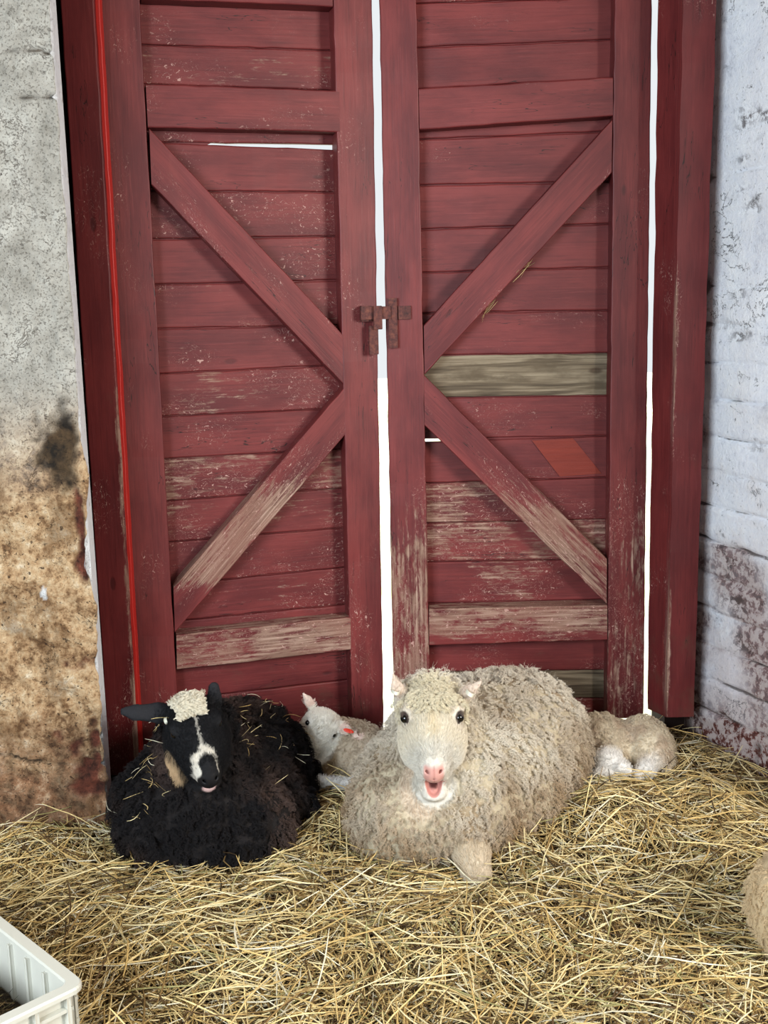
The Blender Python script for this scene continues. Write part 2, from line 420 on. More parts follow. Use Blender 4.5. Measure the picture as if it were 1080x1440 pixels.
# ---------------------------------------------------------------- jambs
YV = np.array([0, 1., 0])
def vert_board(name, xb, xt, w, yf, depth, zb, zt, seed, mat, wear, bd=YV):
    q = [np.array([xb, yf, zb]), np.array([xb+w, yf, zb]), np.array([xt+w, yf, zt]), np.array([xt, yf, zt])]
    return boards(name, [(q, depth, bd, seed, wear, 0)], mat, None)
def _w1(V): return .08+.15*vnoise(V, 3, 4) + .2*sstep(.5, .2, V[:, 2]) + .6*sstep(.022, .006, (-.786+.018*V[:, 2]/2.6)-V[:, 0])*sstep(1.45, 1.1, V[:, 2]+.4*vnoise(V, 2, 9)) + .6*sstep(.016, .006, V[:, 0]+.880-.018*V[:, 2]/2.6)*sstep(.2, .5, vnoise(V, 2.2, 19))*sstep(1.0, 1.5, V[:, 2])
o = vert_board('trim_1', -.880, -.862, .094, 3.36, .12, .0, 2.6, 41, red_jamb, _w1)
tag(o, 'red door jamb post beside the dirty plaster wall with flaked white splashes', 'door jamb', kind='structure')
# rebate batten between jamb and leaf; sunlit glow painted in as bright red
slit = NT('glow_red_paint').out(lin(172, 34, 27), .5)
q = [np.array([-.790, 3.372, .0]), np.array([-.7775, 3.372, .0]), np.array([-.7555, 3.372, 2.55]), np.array([-.770, 3.372, 2.55])]
o = boards('trim_2', [(q, .03, YV, 44, -.2, 0)], slit, None)
tag(o, 'red rebate batten at the hinge side with the slit glow painted into its colour', 'door batten', kind='structure')
# right jamb: splayed post, light face towards the opening
def prism(name, foot, head_, z0, z1, mat, seed, wear):
    n = 70; m = len(foot); V = []; G = []
    per = np.cumsum([0]+[math.dist(foot[i], foot[(i+1) % m]) for i in range(m)])
    # subdivide each side
    ring = []
    for i in range(m):
        for k in range(5):
            ring.append((i, k/5))
    for a in range(n):
        t = a/(n-1); z = z0+(z1-z0)*t
        for (i, k) in ring:
            j = (i+1) % m
            fx = foot[i][0]*(1-k)+foot[j][0]*k; fy = foot[i][1]*(1-k)+foot[j][1]*k
            hx = head_[i][0]*(1-k)+head_[j][0]*k; hy = head_[i][1]*(1-k)+head_[j][1]*k
            V.append((fx*(1-t)+hx*t, fy*(1-t)+hy*t, z)); G.append((z, per[i]*(1-k)+per[i+1]*k, 0))
    V = np.array(V); G = np.array(G)+np.array([seed*2.3, seed*.7, 0])
    V[:, 0] += vnoise(V, 13, 5)*.0025; V[:, 1] += vnoise(V, 11, 8)*.002
    M_ = len(ring)
    F = [[a*M_+i, a*M_+(i+1) % M_, (a+1)*M_+(i+1) % M_, (a+1)*M_+i] for a in range(n-1) for i in range(M_)]
    F += [list(range(M_))[::-1], [(n-1)*M_+i for i in range(M_)]]
    o = mesh_obj(name, V, F, mat, None, attrs={'grain': ('FLOAT_VECTOR', G), 'wear': ('FLOAT', wear(V)), 'dirt': ('FLOAT', np.clip(.6-V[:, 2], 0, 1)*.9)})
    fix_normals(o); return o
o = prism('trim_3', [(.888, 3.45), (.975, 3.45), (.975, 3.60), (.862, 3.60), (.846, 3.53)],
          [(.884, 3.45), (.980, 3.45), (.980, 3.60), (.852, 3.60), (.832, 3.53)], .115, 2.6, red_jamb, 46,
          lambda V: .04+.75*sstep(.016, .004, np.abs(V[:, 0]-.890))*sstep(-.1, .4, vnoise(V, 3.5, 12))*sstep(1.7, 1.4, V[:, 2])+.45*sstep(.03, .0, .975-V[:, 0])*sstep(0, .5, vnoise(V, 3, 17))+.1*sstep(1, .2, V[:, 2]))
tag(o, 'red door jamb post standing against the whitewashed brick wall, chipped along its corner', 'door jamb', kind='structure')
# lintel over both leaves
o = boards('trim_4', [([np.array([-.95, 3.33, 2.44]), np.array([-.95, 3.33, 2.62]), np.array([1.05, 3.42, 2.62]), np.array([1.05, 3.42, 2.44])], .2, YV, 47, 0, 0)], red_jamb, None)
tag(o, 'red timber lintel above the pair of plank doors', 'lintel', kind='structure')

# ---------------------------------------------------------------- room shell
def plan_wall(name, path, z0, z1, du, dz, disp, mat, attrf=None):
    """upright wall following a path in plan; disp(S, Z, X, Y) pushes along the side that faces the room"""
    P = [np.array(p, float) for p in path]
    pts, nrm, S = [], [], []
    s = 0
    for i in range(len(P)-1):
        d = P[i+1]-P[i]; L = np.linalg.norm(d); n = np.array([d[1], -d[0]])/L
        st = du if L < 1.2 else .05
        k = max(1, int(L/st))
        for j in range(k + (1 if i == len(P)-2 else 0)):
            pts.append(P[i]+d*j/k); nrm.append(n); S.append(s+L*j/k)
        s += L
    pts = np.array(pts); nrm = np.array(nrm); S = np.array(S)
    for _ in range(2):
        nrm[1:-1] = (nrm[:-2]+nrm[1:-1]*2+nrm[2:])/4
    nrm /= np.linalg.norm(nrm, axis=1)[:, None]
    Z = np.arange(z0, z1+dz, dz)
    SS, ZZ = np.meshgrid(S, Z); n = len(S); m = len(Z)
    X = np.tile(pts[:, 0], (m, 1)); Y = np.tile(pts[:, 1], (m, 1))
    D, A = disp(SS, ZZ, X, Y)
    V = np.stack([X+nrm[:, 0]*D, Y+nrm[:, 1]*D, ZZ], -1).reshape(-1, 3)
    idx = np.arange(n*m).reshape(m, n)
    F = np.stack([idx[:-1, :-1], idx[:-1, 1:], idx[1:, 1:], idx[1:, :-1]], -1).reshape(-1, 4)
    return mesh_obj(name, V, F, mat, None, smooth=True, attrs={k: ('FLOAT', v.ravel()) for k, v in A.items()})

# left wall: rough plaster, grey above, stained brown and peeled below
def disp_left(S, Z, X, Y):
    P = np.stack([X, Y*1.0, Z], -1)
    low_ = sstep(1.35, .9, Z + .12*vnoise(P, 3, 3))
    d = .004*fbm(P, 9, 4, 1) + .0022*fbm(P, 60, 2, 2)
    d += low_*(.012*fbm(P, 7, 4, 5) - .006*np.abs(fbm(P*np.array([.6, 1, 1.6]), 16, 3, 6)))
    cr = np.zeros_like(Z)
    for zc, x0, x1, dep in ((2.085, -.93, -.80, .012), (1.965, -.90, -.80, .012), (.76, -1.3, -.8, .004), (1.66, -1.3, -.8, .003),
                            (1.10, -.95, -.8, .008), (.20, -1.6, -.8, .016), (1.93, -1.2, -.99, .004)):
        zz = Z - zc - .012*vnoise(P, 14, 8) - (X+.9)*-.06
        cr += np.exp(-(zz/.005)**2)*dep*sstep(x0-.02, x0+.03, X)*(.5+.5*vnoise(P, 25, 12))
    d -= cr
    dark = sstep(.30, .75, np.exp(-((X+.86)/.07)**2-((Z-1.07)/.13)**2)*1.0+.28*fbm(P, 24, 3, 31)-.05)
    dark = np.maximum(dark, sstep(.002, .006, cr)*.9)
    d -= dark*.006
    brick = np.zeros_like(Z)
    for cx, cz, rx, rz in ((-.84, .50, .055, .045), (-.92, .26, .06, .05), (-.82, .72, .02, .05), (-.83, .12, .1, .06), (-1.08, .42, .04, .05), (-.815, .9, .014, .07), (-.815, .3, .02, .1)):
        brick = np.maximum(brick, sstep(-.1, .6, .45-.6*((X-cx)/rx)**2-.6*((Z-cz)/rz)**2+1.1*fbm(P, 13, 4, 41)))
    chip = sstep(0, .3, .5-((X+.935+.3*(Z-.7))/.020)**2-((Z-.70)/.035)**2+.9*fbm(P, 28, 3, 61))
    d -= brick*.009
    white = sstep(-.806, -.80, X)*sstep(3.002, 3.006, Y)*0 + (Y > 3.004)*1.0
    white = white*sstep(.0, .12, Z)
    d = d*(Y < 3.01)
    return d, {'low': low_, 'dark': dark, 'brick': brick, 'white': white, 'chip': chip}
t = NT('stained_plaster'); c = t.coord()
low_ = t.attr('low'); n1 = t.noise(c, 8, 8, .62); n2 = t.noise(c, 21, 9, .66); n3 = t.noise(t.map(c, (5, 5, 9)), 1, 7, .65)
speck = t.rng(t.noise(c, 190, 3, .6), .37, .42, 1, 0)
pit = t.rng(t.noise(t.map(c, (1, 1, 1), (3, 3, 3)), 75, 4, .65), .335, .375, 1, 0)
rdg = t.ma('ABSOLUTE', t.ma('SUBTRACT', t.noise(c, 13, 6, .65, .6), .5)); crk = t.ma('MULTIPLY', t.rng(rdg, .010, .002), t.rng(n1, .50, .60))
grey = t.ramp(t.ma('ADD', t.ma('MULTIPLY', n1, .6), t.ma('MULTIPLY', n2, .4)), [(.35, lin(116, 112, 103)), (.5, lin(156, 152, 143)), (.65, lin(184, 181, 172))])
grey = t.mix(t.ma('MULTIPLY', speck, .55), grey, lin(96, 90, 80))
nf_ = t.noise(c, 60, 8, .7)
bz = t.ma('ADD', t.ma('ADD', t.ma('MULTIPLY', n2, .36), t.ma('MULTIPLY', n3, .36)), t.ma('MULTIPLY', nf_, .34))
brown = t.ramp(bz, [(.40, lin(60, 42, 28)), (.465, lin(116, 86, 58)), (.52, lin(166, 135, 100)), (.58, lin(188, 162, 128)), (.68, lin(218, 206, 184))])
col = t.mix(low_, grey, brown)
_z = t.sep(c)[2]
low2 = t.rng(t.ma('ADD', _z, t.ma('MULTIPLY', n1, .5)), .62, .38)
col = t.mix(t.ma('MULTIPLY', low2, .75), col, t.ramp(n2, [(.4, lin(52, 30, 20)), (.56, lin(120, 78, 54)), (.7, lin(186, 160, 132))]))
wet = t.ma('MULTIPLY', t.rng(t.noise(t.map(c, (7, 7, 4), (3, 1, 2)), 1, 5, .6), .52, .62), low_)
col = t.mix(t.ma('MULTIPLY', wet, .55), col, lin(92, 62, 34))
col = t.mix(t.ma('MULTIPLY', crk, .7), col, lin(58, 40, 26))
col = t.mix(t.ma('MULTIPLY', pit, t.ma('ADD', .35, t.ma('MULTIPLY', low_, .5))), col, lin(52, 36, 24))
col = t.mix(t.attr('dark'), col, t.ramp(n2, [(.4, lin(26, 20, 14)), (.65, lin(78, 60, 40))]))
col = t.mix(t.attr('brick'), col, t.ramp(n2, [(.38, lin(50, 24, 16)), (.6, lin(112, 60, 44))]))
col = t.mix(t.attr('chip'), col, lin(196, 196, 196))
col = t.mix(t.attr('white'), col, t.ramp(n2, [(.3, lin(150, 140, 128)), (.4, lin(226, 230, 234))]))
t.bump(t.ma('SUBTRACT', t.ma('ADD', t.ma('MULTIPLY', n2, .7), t.ma('MULTIPLY', nf_, .5)), t.ma('ADD', t.ma('MULTIPLY', speck, .3), t.ma('ADD', t.ma('MULTIPLY', pit, .5), t.ma('MULTIPLY', crk, .4)))), .8, .008)
plaster = t.out(col, .92)
wl_ = plan_wall('wall_left', [(-4, 3.0), (-1.35, 3.0), (-.797, 3.0), (-.8135, 3.12)], -.25, 2.75, .006, .008, disp_left, plaster)
tag(wl_, 'rough grey plaster wall stained brown and peeled to brick near the straw', 'wall', kind='structure')

# right wall: whitewashed brick running away from the doorway
def disp_right(S, Z, X, Y):
    P = np.stack([X, Y, Z], -1)
    Sw = S + .008*vnoise(P, 9, 5); Zw = Z + .014*vnoise(P, 5, 6) + .004*vnoise(P, 30, 2)
    h, L = .112, .235
    row = np.floor(Zw/h); fz = Zw/h-row
    su = Sw/L + (row % 2)*.5 + .13*hash3(row.astype(int), 0*row.astype(int), 0*row.astype(int), 5)
    colm = np.floor(su); fx = su-colm
    ez = np.minimum(fz, 1-fz)*h; ex = np.minimum(fx, 1-fx)*L
    strength = .30+.70*sstep(1.5, .8, Z)
    strength = strength*(.65+.35*vnoise(P, 4, 9))
    wz = .005+.003*vnoise(P, 12, 21)
    groove = np.maximum(np.exp(-(ez/wz)**2), np.exp(-(ex/(wz*.8))**2)*.8)
    h1 = hash3(row.astype(int), colm.astype(int), 0*row.astype(int), 3)
    strength = strength*(.55+.9*sstep(-.3, .5, vnoise(P, 7, 52)))
    d = -groove*.024*strength + .005*h1*(1-groove) + .006*fbm(P, 8, 4, 1) + .0025*fbm(P, 45, 3, 2)
    pit = sstep(.55, .8, fbm(P, 16, 3, 14)); d -= pit*.006
    bare = 1.0*sstep(1.7, .15, Z)-.50 + .25*h1 + .6*fbm(P, 5, 4, 33) + .35*sstep(.0, .25, S-.22)*sstep(1.8, .6, Z)
    bare = sstep(.34, .75, bare+.12*groove)*.85
    foot = sstep(.22, .06, Z+.08*vnoise(P, 12, 3))
    d -= bare*.004
    return d, {'groove': np.clip(groove*strength+.75*sstep(.19, .145, S+.03*fbm(P, 14, 3, 71)), 0, 1), 'bare': np.clip(bare+foot*.55, 0, 1), 'pit': pit}
t = NT('whitewashed_brick'); c = t.coord()
n1 = t.noise(c, 7, 6, .6); n2 = t.noise(c, 40, 8, .7); n3 = t.noise(c, 130, 4, .6)
spk = t.rng(t.noise(c, 95, 4, .7), .30, .36, 1, 0)
rdg = t.ma('ABSOLUTE', t.ma('SUBTRACT', t.noise(c, 6.5, 7, .62, .5), .5)); crk = t.ma('MULTIPLY', t.rng(rdg, .006, .001), t.rng(n1, .53, .60))
wash = t.ramp(t.ma('ADD', t.ma('MULTIPLY', n1, .5), t.ma('MULTIPLY', n2, .5)), [(.32, lin(190, 194, 204)), (.43, lin(236, 241, 250)), (.6, lin(248, 251, 255))])
pinkish = t.rng(t.ma('ADD', t.ma('MULTIPLY', t.sep(c)[2], -.5), n1), .02, .45)
wash = t.mix(t.ma('MULTIPLY', pinkish, .45), wash, lin(176, 150, 148))
brk = t.ramp(n2, [(.35, lin(58, 30, 26)), (.5, lin(112, 56, 46)), (.66, lin(150, 112, 98))])
fleck = t.rng(n2, .44, .54)
brk = t.mix(t.ma('MULTIPLY', fleck, .75), brk, lin(196, 186, 184))
col = t.mix(t.attr('bare'), wash, brk)
col = t.mix(t.ma('MULTIPLY', t.rng(t.ma('ADD', t.attr('groove'), t.ma('MULTIPLY', n2, .9)), .80, 1.10), .8), col, lin(66, 54, 48))
col = t.mix(t.ma('MULTIPLY', t.attr('pit'), t.rng(n2, .42, .55, .8, 0)), col, lin(74, 62, 58))
col = t.mix(t.ma('MULTIPLY', t.ma('MAXIMUM', t.ma('MULTIPLY', spk, .7), crk), .8), col, lin(84, 80, 84))
t.bump(t.ma('SUBTRACT', t.ma('ADD', n2, t.ma('MULTIPLY', n3, .5)), t.ma('ADD', crk, t.ma('MULTIPLY', spk, .5))), .8, .006)
washed = t.out(col, .85)
wr_ = plan_wall('wall_right', [(.995, 3.75), (.992, 3.62), (1.42, 2.47), (4.0, 2.3)], -.25, 2.75, .006, .007, disp_right, washed)
tag(wr_, 'whitewashed brick wall with reddish bricks showing through lower down', 'wall', kind='structure')

dark_board = plain('dark_timber', (46, 32, 28), .9)
def slab(name, lo, hi, mat, label, cat):
    c = [(a+b)/2 for a, b in zip(lo, hi)]; h = [(b-a)/2 for a, b in zip(lo, hi)]
    o = boxm(name, c, ((1, 0, 0), (0, 1, 0), (0, 0, 1)), h, mat, None, 0)
    return tag(o, label, cat, kind='structure')
slab('wall_back', (-4, 3.5, -.2), (-.845, 3.72, 2.75), dark_board, 'dark timber behind the hinge side of the doorway next to the plaster wall', 'wall')
slab('wall_outer', (.925, 3.62, -.2), (4, 3.80, 2.75), dark_board, 'dark masonry behind the whitewashed brick wall', 'wall')
slab('wall_upper', (-.845, 3.5, 2.62), (.925, 3.75, 3.1), dark_board, 'dark wall above the red doors', 'wall')
slab('ceiling', (-4, -3.4, 2.75), (4, 3.75, 2.95), plain('old_ceiling_boards', (150, 140, 126), .9), 'weathered board ceiling of the barn', 'ceiling')
slab('floor', (-4, -3.4, -.30), (4, 3.78, -.22), plain('barn_concrete', (92, 84, 74), .9), 'concrete barn floor buried under the straw', 'floor')
slab('wall_side', (-4.2, -3.4, -.3), (-4, 3.75, 2.95), plain('old_plaster', (176, 170, 160), .9), 'plastered side wall of the barn', 'wall')
slab('wall_far', (4, -3.4, -.3), (4.2, 3.75, 2.95), plain('old_plaster_pale', (176, 172, 166), .9), 'pale plastered side wall of the barn opposite the other one', 'wall')
slab('wall_rear_blocker', (-4.2, -3.6, -.3), (-1.3, -3.4, 2.95), plain('rear_blocker_plaster', (170, 164, 152), .9), 'unseen plastered rear wall added to cut the ambient light', 'wall')  # unseen slabs added behind the camera to cut ambient light
slab('wall_rear_blocker', (1.3, -3.6, -.3), (4.2, -3.4, 2.95), plain('rear_blocker_plaster_pale', (170, 166, 158), .9), 'unseen pale rear wall added across the entrance gap to cut the ambient light', 'wall')
# sunny yard outside
t = NT('sunny_yard'); c = t.coord()
yard = t.out(t.mix(t.rng(t.noise(c, 3, 6, .6), .45, .6), lin(226, 224, 210), lin(196, 204, 160)), .9)
o = slab('ground_outside', (-9, 3.80, -.35), (9, 22, -.06), yard, 'sunlit gravel and grass yard seen through the door gaps', 'ground')

# ---------------------------------------------------------------- straw bedding
def H(x, y):
    x = np.asarray(x, float); y = np.asarray(y, float)
    P = np.stack([x, y, np.zeros_like(x)], -1)
    g = lambda cx, cy, sx, sy: np.exp(-((x-cx)/sx)**2-((y-cy)/sy)**2)
    h = .019*fbm(P, 3.2, 4, 3) + .007*fbm(P, 11, 2, 23) - .010
    h = h + .055*g(-.17, 2.98, .10, .16) + .065*g(.58, 2.92, .16, .14) + .03*g(.75, 3.05, .2, .12) + .03*g(.95, 3.3, .1, .25)
    h = h + .02*g(-.60, 2.62, .3, .1) + .03*g(-.95, 2.9, .15, .1) + .025*g(.9, 2.75, .2, .2) + .02*g(.15, 2.45, .3, .15)
    return h
TINTS = np.array([lin(*c) for c in ((250, 232, 180), (238, 212, 150), (212, 180, 116), (150, 122, 76), (92, 70, 44), (242, 234, 206), (164, 158, 106), (58, 45, 30))])
def strands(cx, cy, cz, az, pitch, length, width, tint, bend, follow=None, nseg=5, mesh=None):
    """thin three-sided stalks as vertex / face arrays"""
    n = len(cx); tt = np.linspace(-.5, .5, nseg)
    d = np.stack([np.cos(az), np.sin(az)], -1); pn = np.stack([-d[:, 1], d[:, 0]], -1)
    L = length[:, None]
    off = (tt[None, :]**2*4-.5)*bend[:, None]*L*.25
    kink = np.where(tt[None, :] > .1, (tt[None, :]-.1), 0)*bend[::-1][:, None]*L*.6
    X = cx[:, None]+d[:, :1]*tt*L*np.cos(pitch)[:, None]+pn[:, :1]*(off+kink)
    Y = cy[:, None]+d[:, 1:]*tt*L*np.cos(pitch)[:, None]+pn[:, 1:]*(off+kink)
    Zr = tt[None, :]*L*np.sin(pitch)[:, None]
    Z = (follow(X, Y) if follow is not None else 0) + cz[:, None]+Zr+off*.4
    C = np.stack([X, Y, Z], -1)
    w = width[:, None]*np.array([.55]+[1]*(nseg-2)+[.45])[None, :]
    side = np.stack([pn[:, 0], pn[:, 1], np.zeros(n)], -1)[:, None, :]
    up = np.array([0, 0, 1.])[None, None, :]
    ring = np.stack([C+side*w[..., None]*.5-up*w[..., None]*.15, C-side*w[..., None]*.5-up*w[..., None]*.15, C+up*w[..., None]*.38], 2)
    V = ring.reshape(-1, 3)
    base = (np.arange(n)*nseg*3)[:, None, None]
    i = np.arange(nseg-1)[None, :, None]*3; j = np.arange(3)[None, None, :]; k = (j+1) % 3
    F = np.stack([base+i+j, base+i+k, base+i+3+k, base+i+3+j], -1).reshape(-1, 4)
    T = np.repeat(tint, nseg*3, axis=0)
    return V, F, T
def scatter_strands(n, x0, x1, y0, y1, frust, short, lift, tints, wid):
    y = y0+(y1-y0)*rng.random(n); lim = (.36*y+.12) if frust else None
    x = (rng.random(n)*2-1)*lim if frust else x0+(x1-x0)*rng.random(n)
    flow = vnoise(np.stack([x, y, 0*x], -1), 4.5, 77)*2.0
    az = np.where(rng.random(n) < .40, flow+rng.normal(0, .6, n), rng.random(n)*math.pi*2)
    pitch = rng.normal(0, .13, n); up = rng.random(n) < .035
    pitch[up] = rng.uniform(.4, 1.0, up.sum())
    L = rng.gamma(4, short/4, n).clip(.02, .30); L[up] *= .6
    w = rng.uniform(wid[0], wid[1], n)
    cz = np.abs(rng.normal(0, lift, n)) + np.where(up, L*.25, 0)
    tint = TINTS[rng.choice(8, n, p=tints)]*rng.uniform(.75, 1.12, (n, 1))
    keep = (np.abs(x) < 3) & ((x > -.80) | (y < 2.985)) & (y < 3.60) & (x-1.0 < (3.6-y)*.36) & (x < 1.3+.0*y)
    crate_in = np.zeros(n, bool)
    ca = (x+.588)*-.70+(y-1.94)*.714; cb = (x+.588)*-.714+(y-1.94)*-.70
    keep &= ~((ca > -.015) & (cb > -.015) & (ca < .6) & (cb < .42))
    bend = rng.normal(0, .13, n)
    # nothing pokes up through doors: short near the leaves
    L = np.where(y > 3.40, np.minimum(L, .09), L)
    a = [v[keep] for v in (x, y, cz, az, pitch, L, w, tint, bend)]
    return strands(*a, follow=H)
def join(parts):
    V, F, T = [], [], []; n = 0
    for v, f, t_ in parts: V.append(v); F.append(f+n); T.append(t_); n += len(v)
    return np.vstack(V), np.vstack(F), np.vstack(T)
def tri_mesh(name, V, F, mats, T=None, slots=None, smooth=False):
    me = bpy.data.meshes.new(name)
    k = F.shape[1]
    me.vertices.add(len(V)); me.vertices.foreach_set('co', V.astype(np.float32).ravel())
    me.loops.add(F.size); me.loops.foreach_set('vertex_index', F.astype(np.int32).ravel())
    me.polygons.add(len(F)); me.polygons.foreach_set('loop_start', (np.arange(len(F))*k).astype(np.int32))
    me.update(calc_edges=True)
    if T is not None:
        at = me.attributes.new('tint', 'FLOAT_COLOR', 'POINT')
        at.data.foreach_set('color', np.hstack([T, np.ones((len(T), 1))]).astype(np.float32).ravel())
    for m in mats: me.materials.append(m)
    if slots is not None: me.polygons.foreach_set('material_index', slots.astype(np.int32))
    if smooth: me.polygons.foreach_set('use_smooth', np.ones(len(F), bool))
    return me
t = NT('straw'); c = t.coord()
tc = t.attr('tint', 'Color')
straw_m = t.out(t.mix(t.rng(t.noise(c, 60, 3, .6), .35, .65, 0, .22), tc, lin(110, 84, 52)), .5)
t = NT('trodden_bedding'); c = t.coord()
n2 = t.noise(c, 60, 8, .75)
t.bump(n2, 1, .02)
bed_m = t.out(t.ramp(n2, [(.3, lin(24, 18, 12)), (.5, lin(58, 45, 30)), (.7, lin(120, 98, 64))]), .95)
gx = np.arange(-1.7, 1.75, .02); gy = np.arange(1.2, 3.64, .02)
GX, GY = np.meshgrid(gx, gy)
GZ = H(GX, GY) - .012
Vb = np.stack([GX, GY, GZ], -1).reshape(-1, 3); idx = np.arange(GX.size).reshape(GX.shape)
Fb = np.stack([idx[:-1, :-1], idx[:-1, 1:], idx[1:, 1:], idx[1:, :-1]], -1).reshape(-1, 4)
_fc = Vb[Fb].mean(1)
Fb = Fb[(_fc[:, 0]-.97 < (3.6-_fc[:, 1])*.36) & ((_fc[:, 0] > -.80) | (_fc[:, 1] < 2.98)) & ((_fc[:, 1] < 3.34) | (_fc[:, 0] > -.76)) & (_fc[:, 1] < 3.60)]
parts = [(Vb, Fb, np.zeros((len(Vb), 3)))]
p_top = [.22, .22, .17, .12, .07, .10, .06, .04]; p_low = [.05, .10, .16, .22, .25, .02, .05, .15]
parts.append(scatter_strands(34000, 0, 0, 1.72, 3.62, True, .055, .006, p_low, (.0014, .0030)))
parts.append(scatter_strands(16000, 0, 0, 1.72, 3.62, True, .095, .016, p_top, (.002, .0042)))
parts.append(scatter_strands(3000, 0, 0, 1.72, 3.40, True, .17, .028, p_top, (.003, .0052)))
parts.append(scatter_strands(7000, -1.7, 1.7, 1.2, 3.0, False, .09, .012, p_top, (.002, .0036)))
Vs, Fs, Ts = join(parts)
sl = np.ones(len(Fs)); sl[:len(Fb)] = 0
me = tri_mesh('straw_bedding', Vs, Fs, [bed_m, straw_m], Ts, sl)
tag(link(bpy.data.objects.new('straw_bedding', me)), 'loose yellow straw bedding covering the barn floor', 'straw', kind='stuff')
# bedding beyond, towards the barn interior
slab('floor_inner', (-4, -3.4, -.12), (4, 1.22, -.02), bed_m, 'trodden brown bedding floor further into the barn', 'floor')

# ---------------------------------------------------------------- crate
cr = tag(empty('plastic_crate', (-.588, 1.94, 0)), 'white plastic crate with ribbed sides, holding dark hay, on the straw', 'crate')
CA = np.array([-.70, .714, 0]); CA /= np.linalg.norm(CA); CB = np.array([-CA[1], CA[0], 0])
UZ = np.array([0, 0, 1.])
t = NT('dirty_white_plastic'); c = t.coord()
dn = t.rng(t.ma('ADD', t.noise(c, 12, 6, .65), t.ma('MULTIPLY', t.sep(c)[2], -1.2)), .42, .72)
wp = t.out(t.mix(t.ma('MULTIPLY', dn, .6), lin(206, 205, 194), lin(158, 134, 104)), .4)
CL, CW, CH = .56, .38, .20
def cbox(name, a0, a1, b0, b1, z0, z1, bev=.002):
    c = CA*(a0+a1)/2+CB*(b0+b1)/2+UZ*(z0+z1)/2
    return boxm(name, c, (CA, CB, UZ), ((a1-a0)/2, (b1-b0)/2, (z1-z0)/2), wp, cr, bev)
tk = .006
cbox('base', .015, CL-.015, .015, CW-.015, 0, .008)
for nm, a0, a1, b0, b1 in (('side_wall', .012, .018, .012, CW-.012), ('side_wall', CL-.018, CL-.012, .012, CW-.012),
                           ('side_wall', .012, CL-.012, .012, .018), ('side_wall', .012, CL-.012, CW-.018, CW-.012)):
    cbox(nm, a0, a1, b0, b1, .004, CH-.004)
# rim as one frame with rounded corners
def frame_mesh(name, inner, outer, z0, z1):
    def loop(d, r):
        pts = []
        for cx, cy, a0 in ((CL-d-r, CW-d-r, 0), (d+r, CW-d-r, 90), (d+r, d+r, 180), (CL-d-r, d+r, 270)):
            for k in range(7):
                a = math.radians(a0+15*k); pts.append((cx+r*math.cos(a), cy+r*math.sin(a)))
        return pts
    lo, li = loop(-outer, .03), loop(inner, .015)
    prof = [(lo, z0), (lo, z1-.004), (loop(-outer+.003, .028), z1), (loop(inner-.003, .017), z1), (li, z1-.004), (li, z0)]
    V = []; n = len(lo)
    for L_, z in prof: V += [CA*a+CB*b+UZ*z for a, b in L_]
    F = []
    m = len(prof)
    for i in range(m):
        j = (i+1) % m
        for k in range(n): F.append([i*n+k, i*n+(k+1) % n, j*n+(k+1) % n, j*n+k])
    o = mesh_obj(name, V, F, wp, cr); fix_normals(o); return o
frame_mesh('rim', .020, .008, CH-.012, CH)
for z in (CH*.30, CH*.55, CH*.78):
    cbox('rib', .022, CL-.022, -.001, .013, z, z+.005, .001); cbox('rib', .022, CL-.022, CW-.013, CW+.001, z, z+.005, .001)
    cbox('rib', -.001, .013, .022, CW-.022, z, z+.005, .001); cbox('rib', CL-.013, CL+.001, .022, CW-.022, z, z+.005, .001)
for k in range(6):
    b = .03+k*(CW-.06)/5
    cbox('rib', -.002, .013, b-.003, b+.003, .01, CH-.012, .001)
for k in range(8):
    a = .03+k*(CL-.06)/7
    cbox('rib', a-.003, a+.003, -.002, .013, .01, CH-.012, .001)
    cbox('rib', a-.004, a+.004, .018, .026, .01, CH-.014, .001)
n = 2600
a = .05+rng.random(n)*(CL-.1); b = .05+rng.random(n)*(CW-.1)
p = np.array([-.588, 1.94])+CA[:2]*a[:, None]+CB[:2]*b[:, None]
hz = .07+.09*sstep(.06, .16, b)*(.80+.20*np.sin(a*9))
par = strands(p[:, 0], p[:, 1], hz+rng.normal(0, .008, n), rng.random(n)*6.3, rng.normal(0, .35, n), rng.uniform(.03, .085, n), rng.uniform(.001, .0022, n),
              TINTS[rng.choice([3, 4, 7, 7, 7, 6], n)]*rng.uniform(.4, .9, (n, 1)), rng.normal(0, .6, n))
ng = 24; ga = np.linspace(.024, CL-.024, ng); gb = np.linspace(.024, CW-.024, ng); A_, B_ = np.meshgrid(ga, gb)
hz = .065+.09*sstep(.06, .16, B_)*(.80+.20*np.sin(A_*9))
Vm = (np.array([-.588, 1.94, 0])+CA*A_[..., None]+CB*B_[..., None]+UZ*hz[..., None]).reshape(-1, 3); idx = np.arange(ng*ng).reshape(ng, ng)
Fm = np.stack([idx[:-1, :-1], idx[:-1, 1:], idx[1:, 1:], idx[1:, :-1]], -1).reshape(-1, 4)
Vc, Fc, Tc = join([(Vm, Fm, np.zeros((len(Vm), 3))), par])
sl = np.ones(len(Fc)); sl[:len(Fm)] = 0
me = tri_mesh('dark_hay', Vc, Fc, [bed_m, straw_m], Tc, sl)
tag(link(bpy.data.objects.new('dark_hay', me)), 'dark tangled hay heaped inside the white plastic crate', 'hay', kind='stuff')

